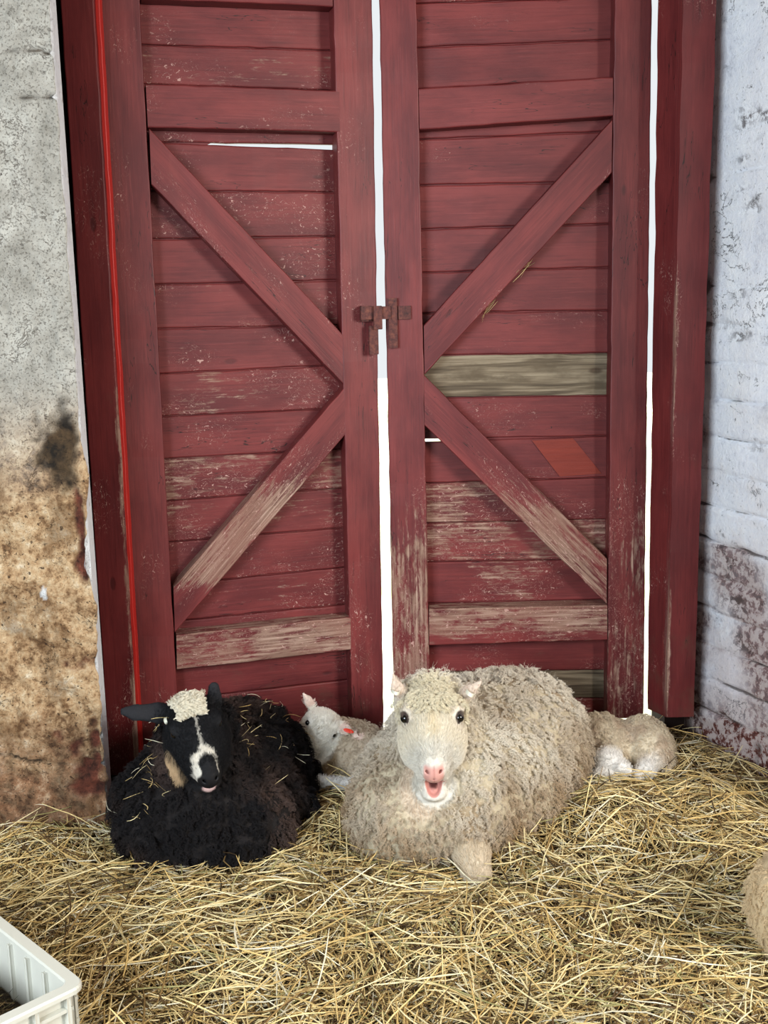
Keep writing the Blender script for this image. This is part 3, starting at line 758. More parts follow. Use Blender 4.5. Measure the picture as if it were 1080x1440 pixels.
# ---------------------------------------------------------------- animals: smooth solids -> one continuous skin
def axes_from(fwd, up):
    f = np.array(fwd, float); f /= np.linalg.norm(f); u = np.array(up, float); u -= f*np.dot(u, f); u /= np.linalg.norm(u)
    return np.stack([f, np.cross(u, f), u], 1)       # columns: forward, left, up
class Solid:
    """distance field on a grid whose spacing is finer inside the given boxes"""
    def __init__(s, lo, hi, coarse, fine_boxes=(), fine=.004):
        s.ax = []
        for i in range(3):
            x = lo[i]; out = [x]
            while x < hi[i]:
                f = any(b[0][i]-.01 <= x <= b[1][i] for b in fine_boxes)
                x += fine if f else coarse; out.append(x)
            s.ax.append(np.array(out, dtype=np.float32))
        s.F = np.full([len(a) for a in s.ax], 1.0, dtype=np.float32)
    def _sub(s, c, r):
        return tuple(slice(max(0, np.searchsorted(a, c[i]-r[i])-1), np.searchsorted(a, c[i]+r[i])+1) for i, a in enumerate(s.ax))
    def _pts(s, sl):
        X, Y, Z = np.meshgrid(*[a[q] for a, q in zip(s.ax, sl)], indexing='ij', sparse=True); return X, Y, Z
    def _merge(s, sl, d, k, sub):
        A = s.F[sl]
        if sub:
            h = np.clip(.5-.5*(A+d)/k, 0, 1); s.F[sl] = A*(1-h)-d*h+k*h*(1-h)
        else:
            h = np.clip(.5+.5*(d-A)/k, 0, 1); s.F[sl] = d*(1-h)+A*h-k*h*(1-h)
    def ell(s, c, r, k=.03, R=None, sub=False):
        R = np.eye(3) if R is None else R; c = np.asarray(c, float); r = np.asarray(r, float)
        ext = np.abs(R) @ r + k*1.6+.03
        sl = s._sub(c, ext); X, Y, Z = s._pts(sl); X = X-c[0]; Y = Y-c[1]; Z = Z-c[2]
        q = [(R[0, i]*X+R[1, i]*Y+R[2, i]*Z)/r[i] for i in range(3)]
        k0 = np.sqrt(q[0]**2+q[1]**2+q[2]**2); k1 = np.sqrt((q[0]/r[0])**2+(q[1]/r[1])**2+(q[2]/r[2])**2)
        d = np.where(k1 > 1e-6, k0*(k0-1)/np.maximum(k1, 1e-6), -r.min())
        s._merge(sl, d.astype(np.float32), k, sub)
    def cone(s, a, b, ra, rb, k=.03, sub=False, flat=None):
        a = np.asarray(a, float); b = np.asarray(b, float); c = (a+b)/2
        ext = np.abs(b-a)/2+max(ra, rb)+k*1.6+.02
        sl = s._sub(c, ext); X, Y, Z = s._pts(sl)
        ba = b-a; L2 = ba@ba
        t = np.clip(((X-a[0])*ba[0]+(Y-a[1])*ba[1]+(Z-a[2])*ba[2])/L2, 0, 1)
        dx = X-a[0]-ba[0]*t; dy = Y-a[1]-ba[1]*t; dz = Z-a[2]-ba[2]*t
        if flat is not None:                         # flat = (direction, factor > 1): thinner along that direction
            n, f = np.asarray(flat[0], float), flat[1]; n = n/np.linalg.norm(n)
            w = dx*n[0]+dy*n[1]+dz*n[2]; dx = dx+n[0]*w*(f-1); dy = dy+n[1]*w*(f-1); dz = dz+n[2]*w*(f-1)
        d = np.sqrt(dx*dx+dy*dy+dz*dz)-(ra+(rb-ra)*t)
        s._merge(sl, d.astype(np.float32), k, sub)
    def mesh(s):
        F = s.F; F[0] = F[-1] = 1; F[:, 0] = F[:, -1] = 1; F[:, :, 0] = F[:, :, -1] = 1
        ins = F < 0
        n0, n1, n2 = [d-1 for d in F.shape]
        cnt = np.zeros((n0, n1, n2), np.uint8)
        for a in (0, 1):
            for b in (0, 1):
                for c in (0, 1): cnt += ins[a:a+n0, b:b+n1, c:c+n2]
        act = np.argwhere((cnt > 0) & (cnt < 8))
        i, j, k = act.T
        val = {}; 
        for a in (0, 1):
            for b in (0, 1):
                for c in (0, 1): val[a, b, c] = F[i+a, j+b, k+c].astype(np.float64)
        P = np.zeros((len(act), 3)); N = np.zeros(len(act))
        co = lambda a, b, c: np.stack([s.ax[0][i+a], s.ax[1][j+b], s.ax[2][k+c]], 1).astype(np.float64)
        for a in (0, 1):
            for b in (0, 1):
                for (p, q) in (((0, a, b), (1, a, b)), ((a, 0, b), (a, 1, b)), ((a, b, 0), (a, b, 1))):
                    u, v = val[p], val[q]; m = (u < 0) != (v < 0)
                    tt = np.where(m, u/np.where(m, u-v, 1), 0)[:, None]
                    P += np.where(m[:, None], co(*p)*(1-tt)+co(*q)*tt, 0); N += m
        P /= N[:, None]
        idx = -np.ones((n0, n1, n2), np.int64); idx[i, j, k] = np.arange(len(act))
        faces = []
        for axis in range(3):
            o = [1, 1, 1]; o[axis] = 0
            A = ins[(slice(1, -1) if axis != 0 else slice(0, -1)), (slice(1, -1) if axis != 1 else slice(0, -1)), (slice(1, -1) if axis != 2 else slice(0, -1))]
            B = ins[(slice(1, -1) if axis != 0 else slice(1, None)), (slice(1, -1) if axis != 1 else slice(1, None)), (slice(1, -1) if axis != 2 else slice(1, None))]
            e = np.argwhere(A != B); flip = A[tuple(e.T)]
            e = e+np.array(o)
            u, v = [x for x in range(3) if x != axis]
            def g(du, dv):
                f = e.copy(); f[:, u] -= du; f[:, v] -= dv; return idx[f[:, 0], f[:, 1], f[:, 2]]
            q = np.stack([g(1, 1), g(0, 1), g(0, 0), g(1, 0)], 1)
            if axis == 1: flip = ~flip
            q[~flip] = q[~flip][:, ::-1]
            faces.append(q)
        Fc = np.vstack(faces); Fc = Fc[(Fc >= 0).all(1)]
        return P, Fc
def vnormals(V, F):
    a = V[F[:, 2]]-V[F[:, 0]]; b = V[F[:, 3]]-V[F[:, 1]]; n = np.cross(a, b)
    N = np.zeros_like(V)
    for q in range(4): np.add.at(N, F[:, q], n)
    return N/np.maximum(np.linalg.norm(N, axis=1), 1e-12)[:, None]
def relax(V, F, it=2, lam=.5):
    for _ in range(it):
        S = np.zeros_like(V); C = np.zeros(len(V))
        for a, b in ((0, 1), (1, 2), (2, 3), (3, 0)):
            np.add.at(S, F[:, a], V[F[:, b]]); np.add.at(C, F[:, a], 1)
            np.add.at(S, F[:, b], V[F[:, a]]); np.add.at(C, F[:, b], 1)
        V = V+lam*(S/np.maximum(C, 1)[:, None]-V)
    return V
def skin_object(name, V, F, col, mat, parent, rough=None):
    me = tri_mesh(name, V, F, [mat], col, None, True)
    if rough is not None:
        at = me.attributes.new('smoothness', 'FLOAT', 'POINT'); at.data.foreach_set('value', rough.astype(np.float32))
    o = link(bpy.data.objects.new(name, me), parent)
    return o

def hair_curves(name, P, radius, col, mat, parent):
    """P: n x k x 3 curve points; radius: n x k; col: n x 3"""
    n, k = P.shape[:2]
    hc = bpy.data.hair_curves.new(name); hc.add_curves([k]*n)
    hc.attributes['position'].data.foreach_set('vector', P.astype(np.float32).ravel())
    ra = hc.attributes.get('radius') or hc.attributes.new('radius', 'FLOAT', 'POINT')
    ra.data.foreach_set('value', radius.astype(np.float32).ravel())
    at = hc.attributes.new('tint', 'FLOAT_COLOR', 'POINT')
    c = np.repeat(np.hstack([col, np.ones((n, 1))])[:, None, :], k, 1)
    at.data.foreach_set('color', c.astype(np.float32).ravel())
    hc.materials.append(mat)
    return link(bpy.data.objects.new(name, hc), parent)

def sample(V, F, dens_v, n):
    """n random points on the faces, weighted by per-vertex density; returns face id, position"""
    a, b, c, d = [V[F[:, i]] for i in range(4)]
    area = np.linalg.norm(np.cross(c-a, d-b), axis=1)/2
    w = area*dens_v[F].mean(1); w /= w.sum()
    f = rng.choice(len(F), n, p=w); u, v = rng.random((2, n, 1))
    p = (a[f]*(1-u)+b[f]*u)*(1-v)+(d[f]*(1-u)+c[f]*u)*v
    return f, p
def unit(a): return a/np.maximum(np.linalg.norm(a, axis=-1, keepdims=True), 1e-9)
def wool(name, V, F, N, dens, n_lock, per, length, lay, curl_r, curl_n, rad, colf, mat, parent, k=9, droop=.5, seed=1, clump=.004, grainf=None, relief=0, depth=.008):
    """curly locks: each lock is a bundle of hairs winding around one bent guide"""
    f, p = sample(V, F, dens, n_lock)
    nn = unit(N[F[f]].mean(1))
    fld = np.stack([fbm(p, 22, 2, seed+s) for s in range(3)], 1)
    g = np.array([0, 0, -1.])*droop + fld*.9
    if grainf is not None: g = g+grainf(p, nn)
    tang = unit(g-nn*(g*nn).sum(1, keepdims=True))
    rel = sstep(-.45, .5, vnoise(p, relief, seed+40)+.5*vnoise(p, relief*2.3, seed+41)) if relief else np.full(n_lock, .6)
    L = length*rng.uniform(.7, 1.2, (n_lock, 1, 1))*(.35+rel[:, None, None])
    if relief: p = p+nn*(rel[:, None]-.5)*depth
    t = np.linspace(0, 1, k)[None, :, None]
    up = 1-lay
    guide = p[:, None, :] + L*(nn[:, None, :]*(up*t*(1.25-.5*t*lay)) + tang[:, None, :]*(lay*t**1.3))
    side = np.cross(nn, tang)
    ph = rng.random((n_lock, 1, 1))*6.28; turns = curl_n*rng.uniform(.7, 1.3, (n_lock, 1, 1))*rng.choice([-1, 1], (n_lock, 1, 1))
    cr_ = curl_r*np.minimum(1, t*3)
    a = ph+turns*6.28*t
    guide = guide + side[:, None, :]*np.cos(a)*cr_ + nn[:, None, :]*(np.sin(a)*.6+.4)*cr_
    r0 = rng.normal(0, 1, (n_lock, per, 1, 3))*clump
    P = guide[:, None] + r0*(1-.45*t[None]) + rng.normal(0, 1, (n_lock, per, k, 3))*clump*.12
    P = P.reshape(-1, k, 3)
    col = np.repeat(colf(p, nn), per, 0)*rng.uniform(.82, 1.1, (len(P), 1))
    R_ = rad*np.repeat(np.linspace(1, .35, k)[None], len(P), 0)
    return hair_curves(name, P, R_, col, mat, parent)

def hair_mat(name, rough=.75, trans=.0):
    t = NT(name); t.b.inputs['Specular IOR Level'].default_value = .2
    return t.out(t.attr('tint', 'Color'), rough)
wool_m = hair_mat('wool_fibre', .8)
def skin_mat(name, scale, amp, spec=.25):
    t = NT(name); c = t.coord(); tc = t.attr('tint', 'Color')
    n = t.noise(c, scale, 5, .6); sm = t.attr('smoothness')
    t.bump(t.ma('MULTIPLY', n, t.ma('SUBTRACT', 1, sm)), .6, amp)
    t.b.inputs['Specular IOR Level'].default_value = spec
    return t.out(t.mix(t.ma('MULTIPLY', t.rng(n, .35, .65, .35, 0), t.ma('SUBTRACT', 1, sm)), tc, t.mix(.5, tc, (0, 0, 0))), t.ma('SUBTRACT', .85, t.ma('MULTIPLY', sm, .45)))
hide = skin_mat('animal_hide', 90, .006)
eye_m = plain('dark_eye', (10, 9, 9), .06); eye_m.node_tree.nodes['Principled BSDF'].inputs['Specular IOR Level'].default_value = .6
tag_m = plain('ear_tag_plastic', (226, 224, 206), .4)
ink = plain('black_print', (24, 22, 22), .6)
hoof_m = plain('dark_hoof', (70, 60, 50), .5)
def ball(name, c, r, mat, parent, root, sc=(1, 1, 1)):
    bm = bmesh.new(); bmesh.ops.create_uvsphere(bm, u_segments=24, v_segments=14, radius=r)
    bm.transform(Matrix.Translation(Vector(c)) @ Matrix.Diagonal((*sc, 1)))
    me = bpy.data.meshes.new(name); bm.to_mesh(me); bm.free(); me.materials.append(mat)
    me.polygons.foreach_set('use_smooth', [True]*len(me.polygons))
    o = link(bpy.data.objects.new(name, me), parent)
    o.matrix_parent_inverse = Matrix.Translation(-Vector(root.location)); return o
def seat(o, root): o.matrix_parent_inverse = Matrix.Translation(-Vector(root.location)); return o
def ear_loop(c, R, w, h, th, root, mat, marks=0):
    """a flat plastic tag folded over the ear: band bent round the local x axis"""
    V, F = [], []
    n = 18; prof = [(-1, -1), (1, -1), (1, 1), (-1, 1)]
    for i in range(n):
        a = -math.pi*.62+math.pi*1.24*i/(n-1)
        for s_, u in prof:
            r = h+u*th
            V.append(np.asarray(c)+R@np.array([s_*w, math.sin(a)*r*.55, math.cos(a)*r]))
    for i in range(n-1):
        for j in range(4): F.append([i*4+j, i*4+(j+1) % 4, i*4+4+(j+1) % 4, i*4+4+j])
    F += [[0, 1, 2, 3], [(n-1)*4+3, (n-1)*4+2, (n-1)*4+1, (n-1)*4]]
    o = mesh_obj('ear_tag', V, F, mat, root); fix_normals(o); seat(o, root)
    return o

# ---- head builder, shared by the grown ewes; local axes: x towards the nose, y to the animal's left, z out of the forehead
def head_solids(S, O, R, k=1.0, gape=.0, ears=(), wide=1.0):
    W = lambda x, y, z: np.asarray(O)+R@(np.array([x, y, z])*k)
    j = gape
    S.ell(W(-.020, 0, -.016), np.array([.060, .062*wide, .058])*k, .03, R)           # cranium
    S.ell(W(.035, 0, -.020), np.array([.085, .055*wide, .052])*k, .03, R)            # upper face
    S.cone(W(.04, 0, -.008), W(.125, 0, -.014), .046*k, .030*k, .025)              # nasal bridge
    S.cone(W(.10, 0, -.026), W(.146, 0, -.032), .034*k, .029*k, .02)                # muzzle
    for s in (-1, 1):
        S.ell(W(.032, s*.043*wide, -.050), np.array([.078, .031*wide, .048])*k, .03, R)   # cheeks and jaw angle
        S.cone(W(.045, s*.028, -.062), W(.112, s*.012, -.058-j*.45), .033*k, .024*k, .028)
        S.ell(W(-.008, s*.052*wide, .010), np.array([.030, .017, .020])*k, .018, R)   # brow
        S.ell(W(.132, s*.017, -.030), np.array([.026, .015, .020])*k, .012, R)        # side of upper lip
    S.cone(W(.035, 0, -.074), W(.112+.3*j, 0, -.078-j*.75), .036*k, (.021+.10*j)*k, .025)           # lower jaw
    S.ell(W(.128+.4*j, 0, -.076-j), np.array([.023+.06*j, .026+.13*j, .014+.06*j])*k, .014, R)            # lower lip and chin
    # eyes sit in hollows
    for s in (-1, 1):
        S.ell(W(.012, s*.070*wide, .004), np.array([.019, .010, .013])*k, .010, R, sub=True)
        S.ell(W(.002, s*.064*wide, .017), np.array([.019, .008, .006])*k, .008, R)
        S.ell(W(.154, s*.013, -.018), np.array([.010, .0035, .006])*k, .005, R, sub=True)  # nostrils
        S.cone(W(.160, s*.016, -.014), W(.150, s*.022, -.020), .0032*k, .0025*k, .004, sub=True)
    S.cone(W(.172, 0, -.028), W(.160, 0, -.056), .0018*k, .002*k, .004, sub=True)       # groove under the nose
    if gape > .01:
        S.ell(W(.142, 0, -.063-j*.56), np.array([.040, .0175+.05*j, .004+j*.52])*k, .005, R, sub=True)
        S.ell(W(.124, 0, -.066-j*1.0), np.array([.028, .012, .006])*k, .004, R)       # tongue
    else:
        S.ell(W(.155, 0, -.058), np.array([.028, .03, .0022])*k, .004, R, sub=True)
    return W

def local(P, O, R, k=1.0): return ((P-np.asarray(O))@R)/k

def finish(S, it=1):
    V, F = S.mesh(); V = relax(V, F, it)
    N = vnormals(V, F)
    c = V.mean(0)
    if ((V-c)*N).sum() < 0: F = F[:, ::-1].copy(); N = -N
    return V, F, N
def mixc(a, b, t): return a*(1-t[:, None])+np.asarray(b)*t[:, None]

def paint_face(L, base, pink, mouth, gape, k=1.0):
    """nose leather and mouth, by head-local position"""
    x, y, z = L.T
    nose = sstep(.142, .153, x)*sstep(.030, .021, np.abs(y))*sstep(-.058, -.048, z)*sstep(.004, -.006, z)
    c = mixc(base, pink, nose)
    j = gape
    ins = sstep(1.22, 1.08, np.sqrt(((x-.142)/.040)**2+(y/(.0175+.05*j))**2+((z+.063+j*.56)/(.004+j*.52))**2))*sstep(-.052, -.058, z)
    if gape > .01: c = mixc(c, mouth, ins)
    lip = np.exp(-((z+.057)/.004)**2)*sstep(.10, .12, x)*(gape <= .01)
    c = mixc(c, mouth, lip*.5)
    return c, np.clip(nose+ins, 0, 1)

# ================================================================= white ewe
RO = np.array([.112, 2.785, .388]); RH = axes_from((-.02, -.86, -.51), (0, 0, 1))
ewe = tag(empty('sheep', (.25, 3.1, 0)), 'big cream white ewe lying on the straw with mouth open and two tagged ears', 'sheep')
hd = axes_from((-.56, -.83, 0), (0, 0, 1)); C0 = np.array([.255, 3.10, 0])
B = lambda x, y, z: C0+hd@np.array([x, y, z])
S = Solid((-.25, 2.52, -.06), (.78, 3.62, .58), .010, [((0.0, 2.60, .16), (.24, 2.90, .50))], .0032)
S.ell(B(-.02, 0, .152), (.372, .230, .172), .06, hd)
S.ell(B(-.19, 0, .140), (.22, .225, .180), .08, hd)
S.ell(B(.00, 0, .07), (.385, .258, .12), .08, hd)
S.ell(B(.22, 0, .13), (.19, .215, .17), .08, hd)
S.ell((.03, 2.85, .09), (.135, .13, .14), .08)
S.ell((.17, 2.86, .12), (.12, .12, .15), .08)
S.cone(B(.20, 0, .22), (.112, 2.90, .37), .135, .085, .07)
S.cone((.10, 2.85, .30), (.070, 2.84, .15), .055, .075, .04)
S.cone((.19, 2.84, .12), (.205, 2.700, .055), .050, .042, .03)
S.cone((.205, 2.700, .050), (.213, 2.660, .012), .041, .036, .02)
EG = .045
head_solids(S, RO, RH, 1.0, EG, wide=1.16)
for (b0, b1, b2, n) in (((.040, 2.835, .420), (.024, 2.832, .452), (.014, 2.835, .488), (.5, -1, 0)),
                        ((.188, 2.835, .412), (.212, 2.832, .438), (.248, 2.835, .466), (-.5, -1, .2))):
    S.cone(b0, b1, .014, .017, .012, flat=(n, 2.2)); S.cone(b1, b2, .017, .0035, .008, flat=(n, 2.2))
V, F, N = finish(S)
L = local(V, RO, RH)
hm = sstep(.115, .085, np.linalg.norm(L*np.array([.62, 1, 1])-np.array([.022, 0, -.02]), axis=1))       # 1 on the head
hm = np.maximum(hm, sstep(.070, .055, np.linalg.norm(L-np.array([.135, 0, -.105]), axis=1)))
leg = sstep(.075, .055, np.linalg.norm(V-np.array([.210, 2.675, .025]), axis=1))
ear = (sstep(.408, .425, V[:, 2])*sstep(.055, .063, np.abs(V[:, 0]-.112)))*(V[:, 1] < 2.87)
throat = sstep(.085, .06, np.linalg.norm((V-np.array([.080, 2.77, .195]))*np.array([1.2, .8, .9]), axis=1))
short = np.clip(hm+leg+ear+throat*.85, 0, 1)
wz = (1-short)
V = V+N*(wz*(.008*fbm(V, 16, 3, 5)+.006*np.abs(vnoise(V, 34, 9))))[:, None]
cw, cd = np.array(lin(214, 200, 172)), np.array(lin(150, 126, 96))
col = mixc(np.tile(cw, (len(V), 1))*.78, cd, sstep(-.3, .7, fbm(V, 9, 3, 8))*.7)
face = mixc(np.tile(np.array(lin(226, 217, 198)), (len(V), 1)), lin(226, 208, 170), np.exp(-(L[:, 1]/.014)**2)*sstep(-.05, 0, L[:, 0])*sstep(.11, .07, L[:, 0])*.5)
face = mixc(face, lin(216, 211, 200), sstep(.065, .12, L[:, 0]))
_ed = np.linalg.norm((np.stack([L[:, 0], np.abs(L[:, 1]), L[:, 2]], 1)-np.array([.012, .070, .012]))*np.array([.8, 1, 1]), axis=1)
face = mixc(face, lin(214, 198, 186), sstep(.034, .020, _ed)*.35)
face = mixc(face, lin(60, 48, 44), sstep(.0185, .0150, _ed))
face, sm = paint_face(L, face, lin(204, 152, 142), lin(196, 134, 124), EG)
deep = sstep(.158, .140, L[:, 0]+.010*fbm(L, 60, 2, 4))*sstep(.0135, .009, np.abs(L[:, 1]+.001))*sstep(-.056, -.060, L[:, 2])*sstep(-.112, -.106, L[:, 2])
face = mixc(face, lin(150, 84, 78), np.exp(-(L[:, 1]/.0016)**2)*sstep(.150, .158, L[:, 0])*sstep(-.052, -.046, L[:, 2])*.7)
face = mixc(face, lin(60, 26, 26), deep*.95)
col = mixc(col, lin(214, 194, 174), np.clip(throat*.7, 0, 1)); col = mixc(col, lin(206, 188, 172), np.clip(ear, 0, 1))
col = mixc(col, lin(206, 190, 166), leg)
col = col*(1-hm[:, None])+face*hm[:, None]
body = seat(skin_object('body', V, F, col, hide, ewe, np.clip(sm*hm, 0, 1)*.9), ewe)
WF = lambda x, y, z: RO+RH@np.array([x, y, z])
for s in (-1, 1):
    e = ball('eye', WF(.012, s*.0685, .0105), .0133, eye_m, ewe, ewe)
vis = (V[:, 2] > -.03)*1.0
dens = (1-short)**2*vis+.0
def ewe_col(p, nn):
    k = sstep(-.5, .8, fbm(p, 8, 3, 8)); low_shade = sstep(.32, .04, p[:, 2]+.05*fbm(p, 10, 2, 3))  # shade of the lower body painted into the wool colour
    c = mixc(np.tile(np.array(lin(234, 226, 210)), (len(p), 1)), lin(168, 142, 110), np.clip(k*.40+low_shade*.75, 0, 1))
    return c
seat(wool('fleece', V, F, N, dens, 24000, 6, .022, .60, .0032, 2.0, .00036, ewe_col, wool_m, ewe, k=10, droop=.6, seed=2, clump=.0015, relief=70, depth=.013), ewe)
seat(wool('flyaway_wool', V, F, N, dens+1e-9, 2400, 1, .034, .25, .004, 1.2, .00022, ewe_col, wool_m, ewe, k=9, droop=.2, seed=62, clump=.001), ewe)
poll = hm*sstep(.030, -.02, L[:, 0])*sstep(-.03, .0, L[:, 2])*(1-ear)
for s in (-1, 1): poll = poll*sstep(.026, .036, np.linalg.norm(V-WF(.014, s*.0700, .014), axis=1))
seat(wool('forelock', V, F, N, poll+1e-6, 1500, 6, .026, .48, .0042, 1.8, .00034, lambda p, n: np.tile(np.array(lin(236, 226, 200)), (len(p), 1)), wool_m, ewe, k=9, droop=.1, seed=5, clump=.0014,
          grainf=lambda p, n: np.tile(RH[:, 0]*.6, (len(p), 1))), ewe)
def fuzz(name, V, F, N, dens, n, length, colf, root, flow, rad=.00022, lay=.75, mat=None):
    return seat(wool(name, V, F, N, dens, n, 3, length, lay, .0004, .5, rad, colf, mat or wool_m, root, k=4, droop=0, seed=11, clump=.0012,
                     grainf=lambda p, nn: np.tile(np.asarray(flow, float)*1.6, (len(p), 1))), root)
def vcolor(Vc, colr):
    def f(p, nn):
        # nearest sampled vertex colour through a coarse hash
        q = np.round(p/.006).astype(int); key = {}
        qv = np.round(Vc/.006).astype(int)
        h = lambda a: a[:, 0]*1000003+a[:, 1]*10007+a[:, 2]
        hv = h(qv); o = np.argsort(hv, kind='stable'); hs = hv[o]
        pos = np.searchsorted(hs, h(q)); pos = np.clip(pos, 0, len(hs)-1)
        return colr[o[pos]]
    return f
_ec = np.ones(len(V))
nf = (hm*(1-poll)+throat*.5+leg*.7+ear*.25)*(1-np.clip(sm*1.3, 0, 1))*sstep(.15, .13, L[:, 0]*hm)
eye_clear = np.ones(len(V))
for s in (-1, 1): eye_clear *= sstep(.017, .028, np.linalg.norm(V-WF(.014, s*.0700, .014), axis=1))
fuzz('face_hair', V, F, N, nf*eye_clear+1e-9, 9000, .0135, vcolor(V, col*1.1), ewe, -RH[:, 0], .00030, .66)
tg = ear_loop((.020, 2.826, .446), axes_from((.25, 0, 1), (0, -1, 0)), .0045, .020, .0009, ewe, tag_m)
tg = ear_loop((.214, 2.826, .437), axes_from((.45, 0, .8), (0, -1, .1)), .0050, .021, .0009, ewe, tag_m)
tR = axes_from((.45, 0, .8), (0, -1, .1))
for q, (hgt_) in enumerate((1, .6, 1, .8)):
    pc = np.array([.214, 2.826, .437])+tR@np.array([0, (q-1.5)*.0042, .0218-abs(q-1.5)**2*.0006])
    o = boxm('printed_digit', pc, (tuple(tR[:, 1]), tuple(tR[:, 0]), tuple(tR[:, 2])), (.0009, .0022*hgt_, .0003), ink, tg, 0); seat(o, ewe)

# ================================================================= black ewe
BO = np.array([-.497, 2.775, .383]); BR = axes_from((.32, -.68, -.66), (-.14, 0, 1)); BK_ = .93
blk = tag(empty('sheep', (-.45, 3.08, 0)), 'black ewe with white poll tuft and white nose band lying beside the plaster wall', 'sheep')
hb = axes_from((-.45, -.89, 0), (0, 0, 1)); C1 = np.array([-.488, 3.08, 0])
B = lambda x, y, z: C1+hb@np.array([x, y, z])
S = Solid((-.86, 2.56, -.06), (-.08, 3.52, .52), .010, [((-.62, 2.60, .20), (-.38, 2.86, .47))], .0034)
S.ell(B(.02, 0, .115), (.31, .190, .150), .06, hb)
S.ell((-.425, 3.20, .105), (.155, .17, .150), .08)
S.ell(B(.02, 0, .05), (.33, .23, .10), .08, hb)
S.ell((-.56, 2.90, .10), (.15, .14, .15), .08)
S.ell((-.42, 2.86, .07), (.14, .10, .12), .08)
S.cone((-.50, 2.96, .18), (-.51, 2.85, .34), .12, .082, .06)
S.cone((-.50, 2.80, .30), (-.50, 2.84, .12), .07, .09, .05)
S.cone((-.27, 2.98, .06), (-.36, 2.84, .035), .05, .030, .03)
S.cone((-.36, 2.84, .035), (-.415, 2.79, .018), .028, .020, .015)
head_solids(S, BO, BR, BK_, .020, wide=1.0)
S.cone((-.548, 2.825, .398), (-.600, 2.815, .405), .016, .026, .012, flat=((.1, -1, .45), 2.6)); S.cone((-.600, 2.815, .405), (-.655, 2.80, .412), .026, .020, .008, flat=((.1, -1, .45), 2.6))
S.cone((-.655, 2.80, .412), (-.682, 2.795, .418), .021, .012, .008, flat=((.1, -1, .45), 2.6))
S.cone((-.458, 2.85, .398), (-.456, 2.85, .430), .015, .018, .010, flat=((.5, -1, .2), 2.2)); S.cone((-.456, 2.85, .430), (-.457, 2.855, .456), .019, .015, .008, flat=((.5, -1, .2), 2.2))
V, F, N = finish(S)
L = local(V, BO, BR, BK_)
hm = sstep(.120, .092, np.linalg.norm(L*np.array([.62, 1, 1])-np.array([.022, 0, -.018]), axis=1))
ear = ((V[:, 2] > .37)*sstep(-.565, -.575, V[:, 0])*(V[:, 1] < 2.86))+sstep(.412, .424, V[:, 2])*(np.abs(V[:, 0]+.457) < .03)*(V[:, 1] > 2.82)
legm = sstep(.06, .05, np.linalg.norm((V-np.array([-.385, 2.815, .025]))*np.array([1, 1, 1.2]), axis=1))
short = np.clip(hm+ear+legm, 0, 1); wz = 1-short
V = V+N*(wz*(.010*fbm(V, 14, 3, 15)+.010*np.abs(vnoise(V, 30, 19))))[:, None]
col = np.tile(np.array(lin(26, 22, 22)), (len(V), 1))
n_ = vnoise(V, 90, 3)*.004
x, y, z = L.T; y = y+n_; x = x+n_
black = np.array(lin(20, 20, 23)); whitec = lin(222, 216, 204)
f = np.tile(black, (len(V), 1))
top = sstep(-.045, -.02, z)
f = mixc(f, whitec, sstep(.0, -.006, x+.004)*sstep(.030-.9*np.clip(x+.03, 0, 1), .020-.9*np.clip(x+.03, 0, 1), np.abs(y+.004))*sstep(-.02, .0, z))
f = mixc(f, whitec, sstep(.0036, .0018, np.abs(y+.001))*sstep(-.02, 0, x)*sstep(.10, .08, x)*(z > -.02)*.6)                # thin blaze
band = sstep(.072, .082, x-.7*np.abs(y))*sstep(.042, .034, np.where(y > 0, y*1.45, -y))*sstep(.165, .15, x)
noseblk = sstep(.0235, .0205, np.abs(y-.002))*sstep(.096, .104, x-.45*np.abs(y))
f = mixc(f, whitec, np.clip(band*(1-noseblk), 0, 1)*sstep(-.052, -.040, z)*sstep(.150, .142, x))
_tan = sstep(.042, .028, np.linalg.norm((L-np.array([.060, -.060, -.078]))*np.array([.7, 1, .8]), axis=1))
f = mixc(f, lin(214, 184, 146), _tan); col = mixc(col, lin(206, 176, 138), _tan)
f = mixc(f, lin(150, 120, 94), sstep(.022, .014, np.linalg.norm((L-np.array([.095, -.025, -.088])), axis=1)))
f = mixc(f, lin(196, 186, 178), sstep(.020, .014, np.linalg.norm((L-np.array([.10, .035, -.055])), axis=1))*.7)
f = mixc(f, lin(200, 168, 164), sstep(.016, .011, np.linalg.norm((L-np.array([.152, -.002, -.084]))*np.array([1, .7, 1.4]), axis=1)))
col = col*(1-hm[:, None])+f*hm[:, None]
col = mixc(col, lin(30, 30, 34), np.clip(ear, 0, 1))
smb = np.clip(hm*sstep(.145, .155, x)+ear*.3, 0, 1)*.7
seat(skin_object('body', V, F, col, hide, blk, smb), blk)
WB = lambda x, y, z: BO+BR@(np.array([x, y, z])*BK_)
for s in (-1, 1): ball('eye', WB(.012, s*.0575, .006), .0130, eye_m, blk, blk)
def blk_col(p, nn):
    k = sstep(-.2, .8, fbm(p, 7, 3, 8)+1.3*(p[:, 0]+.38))
    return mixc(np.tile(np.array(lin(25, 23, 25)), (len(p), 1)), lin(84, 68, 62), np.clip(k, 0, 1)*.85)
dens = (1-short)**2*(V[:, 2] > -.03)*(1-_tan)
seat(wool('fleece', V, F, N, dens, 15000, 6, .030, .60, .0038, 1.6, .0005, blk_col, wool_m, blk, k=9, droop=.6, seed=22, clump=.0020, relief=45, depth=.012), blk)
poll = hm*sstep(-.004, -.014, L[:, 0])*sstep(.034, .026, np.abs(L[:, 1]+.004))*sstep(-.02, .0, L[:, 2])*(1-np.clip(ear, 0, 1))
